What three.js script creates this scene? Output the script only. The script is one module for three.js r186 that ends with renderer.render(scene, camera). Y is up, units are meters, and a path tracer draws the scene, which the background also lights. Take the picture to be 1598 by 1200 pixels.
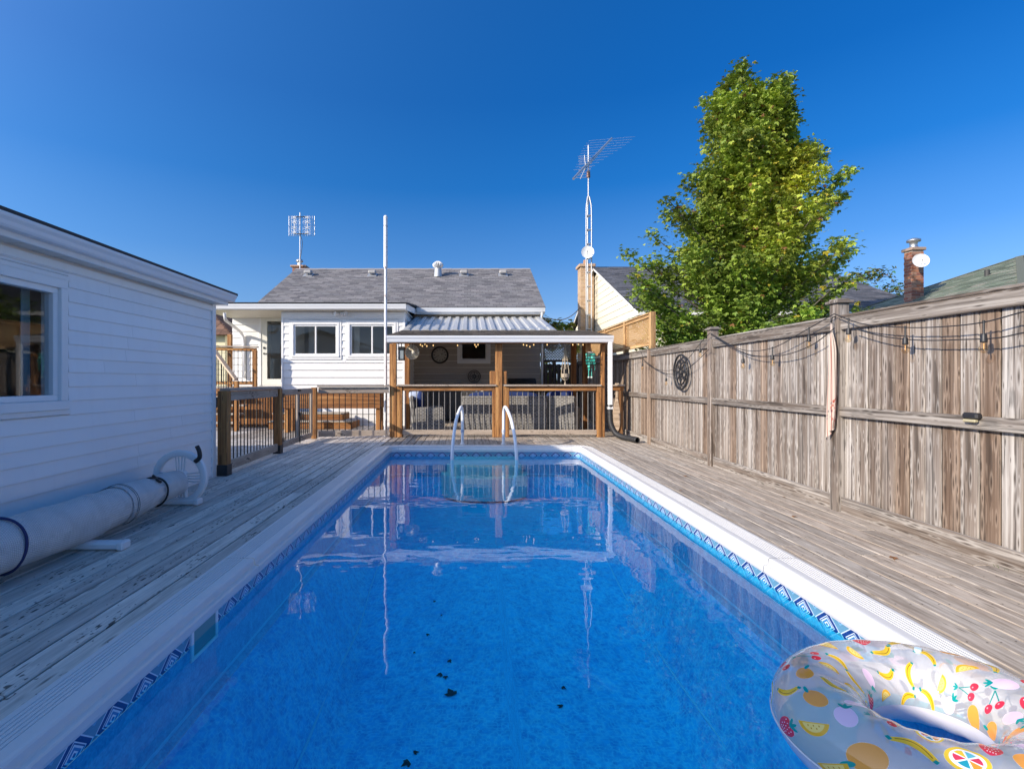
import * as THREE from 'three';
import { mergeGeometries } from 'three/addons/utils/BufferGeometryUtils.js';

// ---------------------------------------------------------------- camera, sky, sun, exposure
const scene = new THREE.Scene();
const F = 815, CX = 733, CY = 594, EYE = 1.2;              // focal length and principal point of the photograph, eye height
const camera = new THREE.PerspectiveCamera(2 * Math.atan(600 / F) * 180 / Math.PI, 1598 / 1200, 0.05, 900);
camera.position.set(0, EYE, 0);
camera.lookAt(0, EYE, -1);
camera.setViewOffset(1598, 1200, 799 - CX, 600 - CY, 1598, 1200);

const SUN = new THREE.Vector3(-1, 0.51, 0.37).normalize();
{
  const W = 1024, H = 512, d = new Float32Array(W * H * 4);
  const keys = [[0, .46, .60, .78], [4, .27, .43, .68], [8, .125, .29, .58], [13, .056, .205, .52], [20, .008, .128, .43], [28, .001, .092, .36], [36, .000, .082, .33], [48, .008, .090, .32], [66, .034, .12, .34], [90, .055, .14, .36]];
  for (let r = 0; r < H; r++) {
    const up = ((r + .5) / H - .5) * Math.PI, e = Math.max(0, up * 180 / Math.PI), sy = Math.sin(up), cu = Math.cos(up);
    let k = 0; while (k < keys.length - 2 && keys[k + 1][0] < e) k++;
    const a = keys[k], b = keys[k + 1], t = Math.min(1, (e - a[0]) / (b[0] - a[0]));
    for (let c = 0; c < W; c++) {
      const ro = ((c + .5) / W - .5) * 2 * Math.PI, g = Math.cos(ro) * cu * SUN.x + sy * SUN.y + Math.sin(ro) * cu * SUN.z;
      const broad = Math.pow((1 + g) / 2, 3), ray = .84 + .85 * g * g, tight = Math.pow(Math.max(0, g), 6);
      const o = (r * W + c) * 4;
      const add = [.07 * broad + 1.25 * tight, .12 * broad + 1.16 * tight, .165 * broad + 1.05 * tight];
      for (let q = 0; q < 3; q++) d[o + q] = up < 0 ? [.16, .17, .15][q] : (a[q + 1] + (b[q + 1] - a[q + 1]) * t) * ray + [.012, .014, .012][q] * g * g + add[q];
      d[o + 3] = 1;
    }
  }
  const sky = new THREE.DataTexture(d, W, H, THREE.RGBAFormat, THREE.FloatType);
  sky.mapping = THREE.EquirectangularReflectionMapping; sky.magFilter = sky.minFilter = THREE.LinearFilter; sky.needsUpdate = true;
  scene.background = sky; scene.environment = sky;
}
const sun = new THREE.DirectionalLight(new THREE.Color().setRGB(1, .89, .74), 3.9);
sun.position.copy(SUN).multiplyScalar(40); sun.castShadow = true;
sun.shadow.mapSize.set(4096, 4096);
Object.assign(sun.shadow.camera, { left: -20, right: 20, top: 20, bottom: -20, near: 1, far: 90 });
scene.add(sun, sun.target);
sun.target.position.set(0, 0, -9);
const EXPOSURE = 1.5;

// ---------------------------------------------------------------- helpers
function mulberry(a) { return () => { a = (a + 0x6D2B79F5) | 0; let t = Math.imul(a ^ (a >>> 15), 1 | a); t = (t + Math.imul(t ^ (t >>> 7), 61 | t)) ^ t; return ((t ^ (t >>> 14)) >>> 0) / 4294967296; }; }
const rnd = mulberry(20240917), rr = (a, b) => a + (b - a) * rnd(), pick = (a) => a[Math.floor(rnd() * a.length)];
const lerp = (a, b, t) => a + (b - a) * t, clamp = (x, a = 0, b = 1) => Math.min(b, Math.max(a, x)), sstep = (a, b, x) => { const t = clamp((x - a) / (b - a)); return t * t * (3 - 2 * t); };
const V = (x, y, Z) => new THREE.Vector3(x, y, -Z);        // Z: metres away from the camera along the pool
const at = (px, py, Z) => V((px - CX) * Z / F, EYE - (py - CY) * Z / F, Z);
const col = (r, g, b) => new THREE.Color().setRGB(r, g, b);

// names, labels
const used = new Map();
function numbered(n) { const k = used.get(n) ?? 0; used.set(n, k + 1); return k ? n + '_' + String(k).padStart(3, '0') : n; }
function tag(o, label, category, group) { o.userData.label = label; o.userData.category = category; if (group) o.userData.group = group; return o; }
function thing(name, label, category, pos = V(0, 0, 0), group) {
  const g = new THREE.Group(); g.name = numbered(name); g.position.copy(pos); scene.add(g); return tag(g, label, category, group);
}
function struct(o) { o.userData.kind = 'structure'; return o; }
function wp(o) { const v = new THREE.Vector3(); for (let p = o; p && p !== scene; p = p.parent) v.add(p.position); return v; }
function grp(parent, name, w) { const g = new THREE.Group(); g.name = name; parent.add(g); if (w) g.position.copy(w).sub(wp(parent)); return g; }
// a mesh of world-placed geometry under a parent that is itself only shifted
function part(parent, name, geo, mat, w) {
  const m = new THREE.Mesh(geo, mat); m.name = parent === scene ? numbered(name) : name; m.castShadow = m.receiveShadow = true;
  parent.add(m);
  if (parent !== scene) m.position.copy(w ?? new THREE.Vector3()).sub(wp(parent)); else if (w) m.position.copy(w);
  return m;
}
function local(parent, name, geo, mat, x = 0, y = 0, z = 0) { const m = new THREE.Mesh(geo, mat); m.name = name; m.castShadow = m.receiveShadow = true; m.position.set(x, y, z); parent.add(m); return m; }

// chamfered box, uv in metres with u along the grain axis (0 x, 1 y, 2 z)
const boxCache = new Map();
function cbox(w, h, d, b = .003, grain = -1, variant = 0) {
  const key = [w.toFixed(4), h.toFixed(4), d.toFixed(4), b, grain, variant].join();
  if (boxCache.has(key)) return boxCache.get(key);
  const s = [w / 2, h / 2, d / 2]; b = Math.min(b, s[0] * .6, s[1] * .6, s[2] * .6);
  if (grain < 0) grain = w >= h && w >= d ? 0 : h >= d ? 1 : 2;
  const q = mulberry(variant * 7919 + 13), ou = q() * 7, ov = q() * 3;
  const pos = [], uv = [];
  const vert = (sg, ax) => [0, 1, 2].map((i) => sg[i] * (i === ax ? s[i] : s[i] - b));
  const put = (p, ax) => {
    pos.push(...p);
    const o = [0, 1, 2].filter((i) => i !== ax);
    if (o.includes(grain)) { const x = o.find((i) => i !== grain); uv.push(p[grain] + ou, p[x] + ov + ax * .37); } else uv.push(p[o[0]] * .3 + ou, p[o[1]] + ov);
  };
  const tri = (a, c, e, ax) => {
    const n = new THREE.Vector3(...c).sub(new THREE.Vector3(...a)).cross(new THREE.Vector3(...e).sub(new THREE.Vector3(...a)));
    const m = [a, c, e].reduce((t, p) => t.map((x, i) => x + p[i]), [0, 0, 0]);
    if (n.x * m[0] + n.y * m[1] + n.z * m[2] < 0) [c, e] = [e, c];
    put(a, ax); put(c, ax); put(e, ax);
  };
  const S = [-1, 1];
  for (let ax = 0; ax < 3; ax++) {
    const [p, r] = [0, 1, 2].filter((i) => i !== ax);
    for (const e of S) {
      const c = S.map((i) => S.map((j) => { const g = []; g[ax] = e; g[p] = i; g[r] = j; return vert(g, ax); }));
      tri(c[0][0], c[1][0], c[1][1], ax); tri(c[0][0], c[1][1], c[0][1], ax);
      if (b > 0) for (const i of S) { // edge between face ax=e and face p=i
        if (ax < p || true) {
          if (ax < p) { const g = (k, a) => { const z = []; z[ax] = e; z[p] = i; z[r] = k; return vert(z, a); }; tri(g(-1, ax), g(1, ax), g(1, p), ax); tri(g(-1, ax), g(1, p), g(-1, p), ax); }
          if (ax < r) { const g = (k, a) => { const z = []; z[ax] = e; z[r] = i; z[p] = k; return vert(z, a); }; tri(g(-1, ax), g(1, ax), g(1, r), ax); tri(g(-1, ax), g(1, r), g(-1, r), ax); }
        }
      }
    }
  }
  if (b > 0) for (const x of S) for (const y of S) for (const z of S) tri(vert([x, y, z], 0), vert([x, y, z], 1), vert([x, y, z], 2), 1);
  const g = new THREE.BufferGeometry();
  g.setAttribute('position', new THREE.Float32BufferAttribute(pos, 3)); g.setAttribute('uv', new THREE.Float32BufferAttribute(uv, 2)); g.computeVertexNormals();
  boxCache.set(key, g); return g;
}
// box by its world extents
function bar(parent, name, mat, x0, x1, y0, y1, Z0, Z1, o = {}) {
  const g = cbox(Math.abs(x1 - x0), Math.abs(y1 - y0), Math.abs(Z1 - Z0), o.b ?? .004, o.grain ?? -1, o.v ?? Math.floor(rnd() * 5));
  return part(parent, name, g, mat, V((x0 + x1) / 2, (y0 + y1) / 2, (Z0 + Z1) / 2));
}
// geometry of the same, in world place, for merging
function barG(x0, x1, y0, y1, Z0, Z1, b = .003) { return cbox(Math.abs(x1 - x0), Math.abs(y1 - y0), Math.abs(Z1 - Z0), b).clone().translate((x0 + x1) / 2, (y0 + y1) / 2, -(Z0 + Z1) / 2); }
// a round or square bar between two points
const Yup = new THREE.Vector3(0, 1, 0);
function rodG(a, b, r, seg = 8, r2 = r) {
  const d = b.clone().sub(a), g = new THREE.CylinderGeometry(r2, r, d.length(), seg);
  g.applyQuaternion(new THREE.Quaternion().setFromUnitVectors(Yup, d.normalize())); g.translate(...a.clone().add(b).multiplyScalar(.5)); return g;
}
function beamG(a, b, w, h, variant = 0, bev = .004) { // long box from a to b, w across, h in its up direction
  const d = b.clone().sub(a), L = d.length(), g = cbox(w, h, L, bev, 2, variant).clone();
  const z = d.normalize(), x = new THREE.Vector3().crossVectors(Math.abs(z.y) > .98 ? new THREE.Vector3(0, 0, 1) : Yup, z).normalize(), y = new THREE.Vector3().crossVectors(z, x);
  g.applyMatrix4(new THREE.Matrix4().makeBasis(x, y, z)); g.translate(...a.clone().add(b).multiplyScalar(.5)); return g;
}
function tubeG(pts, r, seg = 40, rad = 8, closed = false) { return new THREE.TubeGeometry(new THREE.CatmullRomCurve3(pts, closed, 'centripetal'), seg, r, rad, closed); }
function merge(list) { return mergeGeometries(list.map((g) => { const n = g.index ? g.toNonIndexed() : g.clone(); for (const k of Object.keys(n.attributes)) if (!['position', 'normal', 'uv', 'color'].includes(k)) n.deleteAttribute(k); return n; })); }
// a profile [[across, up], ...] drawn along X from x0 to x1 (closed outline); across grows towards the camera
function alongX(profile, x0, x1) {
  const s = new THREE.Shape(profile.map(([a, u]) => new THREE.Vector2(a, u)));
  const g = new THREE.ExtrudeGeometry(s, { depth: x1 - x0, bevelEnabled: false });
  g.applyMatrix4(new THREE.Matrix4().makeBasis(new THREE.Vector3(0, 0, 1), new THREE.Vector3(0, 1, 0), new THREE.Vector3(1, 0, 0))); // shape x -> world z, depth -> world x
  const i = g.index; if (i) for (let k = 0; k < i.count; k += 3) { const t = i.getX(k); i.setX(k, i.getX(k + 1)); i.setX(k + 1, t); } else { const p = g.attributes.position, n = g.attributes.uv; for (let k = 0; k < p.count; k += 3) { for (const [A, w] of [[p, 3], [n, 2]]) for (let c = 0; c < w; c++) { const t = A.array[k * w + c]; A.array[k * w + c] = A.array[(k + 1) * w + c]; A.array[(k + 1) * w + c] = t; } } }
  g.computeVertexNormals(); g.translate(x0, 0, 0); return g;
}
// a profile [[across, up], ...] drawn along the depth from Z0 to Z1; across is x
function alongZ(profile, Z0, Z1) {
  const s = new THREE.Shape(profile.map(([a, u]) => new THREE.Vector2(a, u)));
  const g = new THREE.ExtrudeGeometry(s, { depth: Z1 - Z0, bevelEnabled: false }); g.translate(0, 0, -Z1); return g;
}

// ---------------------------------------------------------------- noise and textures
function hash(x, y, s) { let h = Math.imul(x, 374761393) ^ Math.imul(y, 668265263) ^ Math.imul(s, 2147483647 ^ 0x5bd1e995); h = Math.imul(h ^ (h >>> 13), 1274126177); h ^= h >>> 16; h = Math.imul(h, 0x85ebca6b); h ^= h >>> 13; return (h >>> 0) / 4294967296; }
function pn(x, y, px, py, s) { // value noise, period px, py
  const ix = Math.floor(x), iy = Math.floor(y), fx = x - ix, fy = y - iy, u = fx * fx * (3 - 2 * fx), v = fy * fy * (3 - 2 * fy);
  const m = (a, n) => ((a % n) + n) % n, x0 = m(ix, px), x1 = m(ix + 1, px), y0 = m(iy, py), y1 = m(iy + 1, py);
  return lerp(lerp(hash(x0, y0, s), hash(x1, y0, s), u), lerp(hash(x0, y1, s), hash(x1, y1, s), u), v);
}
function fbm(x, y, px, py, s, oct = 4) { let a = .5, t = 0, n = 0; for (let i = 0; i < oct; i++) { t += a * pn(x, y, px, py, s + i * 17); n += a; x *= 2; y *= 2; px *= 2; py *= 2; a *= .5; } return t / n; }
const enc = (c) => Math.round(255 * clamp(c <= .0031308 ? 12.92 * c : 1.055 * Math.pow(c, 1 / 2.4) - .055));
// color texture (and bump) from a function (u, v in 0..1) -> [r, g, b, height]; linear values
function computed(W, H, f, su, sv) {
  const c = new Uint8Array(W * H * 4), b = new Uint8Array(W * H * 4);
  for (let y = 0; y < H; y++) for (let x = 0; x < W; x++) {
    const p = f((x + .5) / W, (y + .5) / H, x, y), o = (y * W + x) * 4;
    c[o] = enc(p[0]); c[o + 1] = enc(p[1]); c[o + 2] = enc(p[2]); c[o + 3] = 255;
    b[o] = b[o + 1] = b[o + 2] = Math.round(255 * clamp(p[3] ?? .5)); b[o + 3] = 255;
  }
  const mk = (d, srgb) => { const t = new THREE.DataTexture(d, W, H, THREE.RGBAFormat); t.wrapS = t.wrapT = THREE.RepeatWrapping; t.magFilter = THREE.LinearFilter; t.minFilter = THREE.LinearMipmapLinearFilter; if (srgb) t.colorSpace = THREE.SRGBColorSpace; t.repeat.set(1 / su, 1 / sv); t.needsUpdate = true; return t; };
  return { map: mk(c, true), bump: mk(b, false) };
}
function canvasTex(W, H, draw, srgb = true) { const c = document.createElement('canvas'); c.width = W; c.height = H; draw(c.getContext('2d'), W, H); const t = new THREE.CanvasTexture(c); t.wrapS = t.wrapT = THREE.RepeatWrapping; if (srgb) t.colorSpace = THREE.SRGBColorSpace; return t; }

const mix3 = (a, b, t) => [lerp(a[0], b[0], t), lerp(a[1], b[1], t), lerp(a[2], b[2], t)];
// sawn softwood, grain along u (2.4 m by 0.6 m)
function wood(seed, { light, mid, dark, stain, knots = 34, worn = .5, specks = 0, stainAmount = .5, contrast = 1, gl = 1, calm = 1 }) {
  const q = mulberry(seed), K = []; for (let i = 0; i < knots; i++) K.push([q(), q(), .3 + q() * .6, q()]);
  const W = 1024, H = 512;
  return computed(W, H, (u, v, x, y) => {
    let bend = 0, knot = 0, ring = 0;
    for (const [ku, kv, r, ph] of K) {
      let du = Math.abs(u - ku); du = Math.min(du, 1 - du); let dv = v - kv; if (dv > .5) dv -= 1; if (dv < -.5) dv += 1;
      const X = du * 2.4 / (.030 * r), Y = dv * .6 / (.010 * r); const d = X * X / 4 + Y * Y;
      if (d < 40) { bend += Math.sign(dv) * Math.exp(-d / 7) * .8 * r; const k = Math.exp(-d * 1.3); knot = Math.max(knot, k); ring = Math.max(ring, Math.exp(-Math.pow(Math.sqrt(d) - 1.5, 2) * 4) * .75); }
    }
    const w = v + .012 * (fbm(u * 2, v * 5, 2, 5, seed, 2) - .5) + bend * .007;
    const broad = fbm(u * 2 * gl, w * 14, 2 * gl, 14, seed + 1, 3), grain = fbm(u * 3 * gl, w * 52, 3 * gl, 52, seed + 2, 3), fine = pn(u * 14 * gl, w * 150, 14 * gl, 150, seed + 3), crack = pn(u * 4, w * 110, 4, 110, seed + 4);
    let t = clamp(.5 + contrast * ((grain - .5) * 1.15 + (broad - .5) * 1.35 + (fine - .5) * .22));
    let c = t < .5 ? mix3(dark, mid, t * 2) : mix3(mid, light, t * 2 - 1);
    c = mix3(c, stain, stainAmount * sstep(.48, .72, fbm(u * 1, v * 9, 1, 9, seed + 5, 3)) * .8);
    const wr = worn * Math.max(sstep(.55, .7, fbm(u * 4, v * 18, 4, 18, seed + 6, 4)) * .6, sstep(.60, .72, fbm(u * 16, v * 46, 16, 46, seed + 9, 3))); c = mix3(c, light, wr * .75); c = c.map((z) => z * (1 - .45 * calm * sstep(.62, .74, fbm(u * 12, v * 40, 12, 40, seed + 10, 3)) * (1 - wr)));
    c = mix3(c, mix3(stain, light, .0).map((z) => z * .35), knot * .85); c = mix3(c, light, ring * .5);
    const cr = sstep(.84, .93, crack) * (1 - wr); c = c.map((z) => z * (1 - .5 * calm * cr));
    if (specks) { const s = pn(u * 90, v * 60, 90, 60, seed + 7) * .7 + pn(u * 8, v * 6, 8, 6, seed + 8) * .45; const k = sstep(1.0 - specks, 1.06 - specks, s); c = c.map((z) => z * (1 - .8 * k)); }
    return [...c, .45 + (t - .5) * .5 - cr * .35 - knot * .1];
  }, 2.4, .6);
}
const T = {
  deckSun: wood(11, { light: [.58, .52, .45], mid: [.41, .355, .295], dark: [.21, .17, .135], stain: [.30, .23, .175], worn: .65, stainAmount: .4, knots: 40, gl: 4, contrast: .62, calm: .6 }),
  deckShade: wood(23, { light: [.66, .60, .53], mid: [.46, .41, .36], dark: [.20, .17, .145], stain: [.34, .30, .26], worn: .35, specks: .11, knots: 26, gl: 4, contrast: .36, calm: .3, stainAmount: .3 }),  // lighter copy of the deck wood for the shaded side
  fence: wood(37, { light: [.52, .47, .42], mid: [.31, .265, .23], dark: [.10, .08, .066], stain: [.15, .105, .075], worn: .4, stainAmount: .75, knots: 90, contrast: 1.08 }),
  cedar: wood(51, { light: [.62, .33, .12], mid: [.42, .19, .06], dark: [.20, .08, .025], stain: [.26, .11, .035], worn: .25, stainAmount: .6, knots: 24 }),
};
const matCache = [];
function woodMats(t, tints, bump = .0025) { return tints.map((c) => new THREE.MeshStandardMaterial({ map: t.map, bumpMap: t.bump, bumpScale: bump, roughness: .82, color: col(...c) })); }
const plain = (r, g, b, rough = .6, o = {}) => new THREE.MeshStandardMaterial({ color: col(r, g, b), roughness: rough, ...o });
const phys = (o) => new THREE.MeshPhysicalMaterial(o);
// painted siding: faint dirt and unevenness
const dirt = computed(512, 512, (u, v) => { const a = fbm(u * 4, v * 4, 4, 4, 71, 5), b = fbm(u * 40, v * 6, 40, 6, 72, 3), s = .975 + .025 * sstep(.3, .6, a) - .02 * sstep(.55, .8, b); return [s, s * .998, s * .99, .5 + .08 * (a - .5)]; }, 2.3, 2.3);
const painted = (r, g, b, rough = .5) => new THREE.MeshStandardMaterial({ color: col(r, g, b), map: dirt.map, bumpMap: dirt.bump, bumpScale: .003, roughness: rough });
const M = {
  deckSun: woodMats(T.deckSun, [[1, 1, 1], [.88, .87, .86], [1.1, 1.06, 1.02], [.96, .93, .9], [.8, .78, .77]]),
  deckShade: woodMats(T.deckShade, [[1.4, 1.38, 1.36], [1.22, 1.2, 1.2], [1.5, 1.48, 1.46], [1.32, 1.3, 1.27], [1.12, 1.1, 1.1]]),  // same boards as deckSun, tinted lighter to lift the shaded side
  fence: woodMats(T.fence, [[.97, .99, 1], [.8, .8, .8], [1.1, 1.12, 1.13], [.88, .85, .83], [1.02, 1.05, 1.08], [.78, .66, .56]], .003),
  fenceRail: woodMats(T.fence, [[.72, .72, .71]], .003)[0],
  cedar: woodMats(T.cedar, [[1, 1, 1], [.86, .84, .8], [.7, .64, .6]]),
  oldCedar: woodMats(T.cedar, [[.5, .48, .5]])[0],
  tan: woodMats(T.cedar, [[1.15, 1.45, 1.9]])[0],
  greyRail: woodMats(T.deckShade, [[.9, .82, .74]])[0],
  white: painted(.80, .80, .80, .38), whiteTrim: painted(.82, .82, .82, .35), cream: painted(.76, .72, .58, .5), beige: painted(.66, .61, .52, .5), warmWhite: painted(.74, .70, .63, .5),
  whiteMetal: plain(.80, .80, .80, .3), black: plain(.02, .02, .022, .45), blackMetal: plain(.015, .015, .016, .4, { metalness: .3 }), steel: plain(.55, .56, .57, .38, { metalness: .85 }), galv: plain(.50, .51, .52, .5, { metalness: .6 }),
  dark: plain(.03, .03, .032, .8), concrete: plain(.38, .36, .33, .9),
  glass: phys({ color: col(.86, .90, .90), roughness: .02, transmission: 1, thickness: 0, ior: 1.52 }),
  room: plain(.50, .48, .46, .9), curtain: plain(.6, .58, .54, .9),
};

// ---------------------------------------------------------------- ground, paving, deck
const POOL = { x0: -1.428, x1: 1.985, Z0: 0.45, Z1: 9.42 }, CW = .217;   // liner opening and coping width
{
  const soil = computed(512, 512, (u, v) => { const a = fbm(u * 12, v * 12, 12, 12, 91, 5), b = pn(u * 200, v * 200, 200, 200, 92); return [...mix3([.035, .05, .015], [.09, .11, .035], a * .7 + b * .3), a]; }, 3, 3);
  const g = new THREE.PlaneGeometry(700, 700, 1, 1).rotateX(-Math.PI / 2); const uv = g.attributes.uv; for (let i = 0; i < uv.count; i++) uv.setXY(i, uv.getX(i) * 700, uv.getY(i) * 700);
  // the lawn is one sheet with a hole where the pool is sunk
  const s = new THREE.Shape([[-350, -350], [350, -350], [350, 350], [-350, 350]].map(([a, b]) => new THREE.Vector2(a, b)));
  s.holes.push(new THREE.Path([[-1.9, .1], [-1.9, 9.85], [2.4, 9.85], [2.4, .1]].map(([a, b]) => new THREE.Vector2(a, b))));
  const gg = new THREE.ShapeGeometry(s).rotateX(-Math.PI / 2);
  const ground = struct(part(scene, 'ground', gg, new THREE.MeshStandardMaterial({ map: soil.map, bumpMap: soil.bump, bumpScale: .02, roughness: 1 }), V(0, -.16, 0)));
  ground.userData.label = 'lawn and soil under and around the yard';
}
{ // concrete paving left of the pool fence
  const paving = struct(new THREE.Group()); paving.name = 'patio_paving'; paving.position.copy(V(-6, -.05, 10)); scene.add(paving);
  const mat = [[.46, .42, .38], [.40, .36, .33], [.50, .46, .42]].map((c) => plain(...c, .9)), q = mulberry(5);
  const lists = [[], [], []];
  for (let i = 0, Z = 5.6; Z < 13.6; Z += .165, i++) for (let x = -8.6 + (i % 2) * .16; x < -3.3; x += .32) lists[Math.floor(q() * 3)].push(barG(x, x + .312, -.06, -.002 - q() * .004, Z, Z + .157, .006));
  lists.forEach((l, i) => { const m = part(paving, 'paver', merge(l), mat[i]); m.userData.kind = 'stuff'; });
}
{
  const deck = struct(new THREE.Group()); deck.name = 'deck'; deck.position.copy(V(0, 0, 5)); scene.add(deck);
  deck.userData.label = 'weathered plank deck around the pool';
  const screws = [], pitch = .144, q = mulberry(77), x0 = -3.205, x1 = 3.40;
  const lay = (xa, xb, Za, Zb, mats) => {
    if (xb - xa < .02) return;
    let Z = Za, first = true;
    while (Z < Zb - .02) {
      let L = first ? .8 + Math.floor(q() * 8) * .4 : 3.6 + Math.floor(q() * 3) * .6; first = false;
      if (Zb - Z - L < .5) L = Zb - Z;
      const m = part(deck, 'deck_board', cbox(xb - xa, .032, L - .006, xa < -1 ? .007 : .004, 2, Math.floor(q() * 9)), mats[Math.floor(q() * mats.length)], V((xa + xb) / 2, -.016 - q() * .0025, Z + L / 2));
      m.rotation.z = (q() - .5) * .006;
      if (xb - xa > .1) for (let s = Math.ceil((Z + .02) / .4) * .4; s < Z + L; s += .4) for (const e of [.022, .109]) if (s > .2) screws.push(new THREE.CircleGeometry(.0045, 6).rotateX(-Math.PI / 2).translate(xa + e + (q() - .5) * .012, .0006, -(s + (q() - .5) * .02)));
      Z += L;
    }
  };
  for (let x = x0; x < x1 - .03; x += pitch) {
    const bw = pitch - (x < -1 ? .013 : .007);
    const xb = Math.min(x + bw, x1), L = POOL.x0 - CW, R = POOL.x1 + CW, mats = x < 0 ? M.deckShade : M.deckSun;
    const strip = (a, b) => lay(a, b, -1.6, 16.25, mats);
    if (xb <= L) strip(x, xb); else if (x >= R) strip(x, xb);
    else {
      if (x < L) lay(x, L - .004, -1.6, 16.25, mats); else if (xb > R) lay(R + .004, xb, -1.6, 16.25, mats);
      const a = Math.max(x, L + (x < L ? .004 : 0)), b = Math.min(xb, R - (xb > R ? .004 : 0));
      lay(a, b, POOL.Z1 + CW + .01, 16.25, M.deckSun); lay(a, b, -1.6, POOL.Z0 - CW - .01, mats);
    }
  }
  // cut pieces that fill the square corners round the rounded coping
  for (const sx of [-1, 1]) for (const sz of [-1, 1]) {
    const r = .365, s = new THREE.Shape(); s.moveTo(0, 0); s.lineTo(-r, 0); for (let i = 0; i <= 12; i++) { const a = Math.PI / 2 * (1 - i / 12); s.lineTo(-r + Math.cos(a) * (r - .012), -r + Math.sin(a) * (r - .012)); } s.lineTo(0, -r); s.closePath();
    const g = new THREE.ExtrudeGeometry(s, { depth: .028, bevelEnabled: false }).rotateX(-Math.PI / 2).translate(0, -.0305, 0); if (sx < 0) g.rotateY(Math.PI); if (sx * sz < 0) g.rotateY(sx > 0 ? -Math.PI / 2 : -Math.PI / 2);
    part(deck, 'deck_board', g, M.deckSun[3], V(sx > 0 ? POOL.x1 + CW + .003 : POOL.x0 - CW - .003, 0, sz > 0 ? POOL.Z1 + CW + .008 : POOL.Z0 - CW - .008));
  }
  // boards beyond the pool fence at the left, up to the steps
  for (let x = -5.2; x < -3.24; x += pitch) lay(x, x + pitch - .008, 10.75, 14, M.deckSun);
  part(deck, 'deck_screw', merge(screws), plain(.05, .042, .038, .7)).userData.kind = 'stuff';
  // dark sheets under the boards, coloured as the shade in the gaps
  const dark = part(deck, 'gap_shade_sheet', merge([barG(-3.2, POOL.x0 - CW - .03, -.15, -.045, -1.6, 16.2), barG(POOL.x1 + CW + .03, 3.4, -.15, -.036, -1.6, 16.2), barG(POOL.x0 - CW - .02, POOL.x1 + CW + .02, -.15, -.036, POOL.Z1 + CW + .03, 16.2), barG(POOL.x0 - CW - .02, POOL.x1 + CW + .02, -.15, -.036, -1.6, POOL.Z0 - CW - .03), barG(-5.2, -3.25, -.15, -.036, 10.75, 14)]), M.dark);
  dark.userData.label = 'dark sheet under the boards standing in for shade in the gaps';
}

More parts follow.
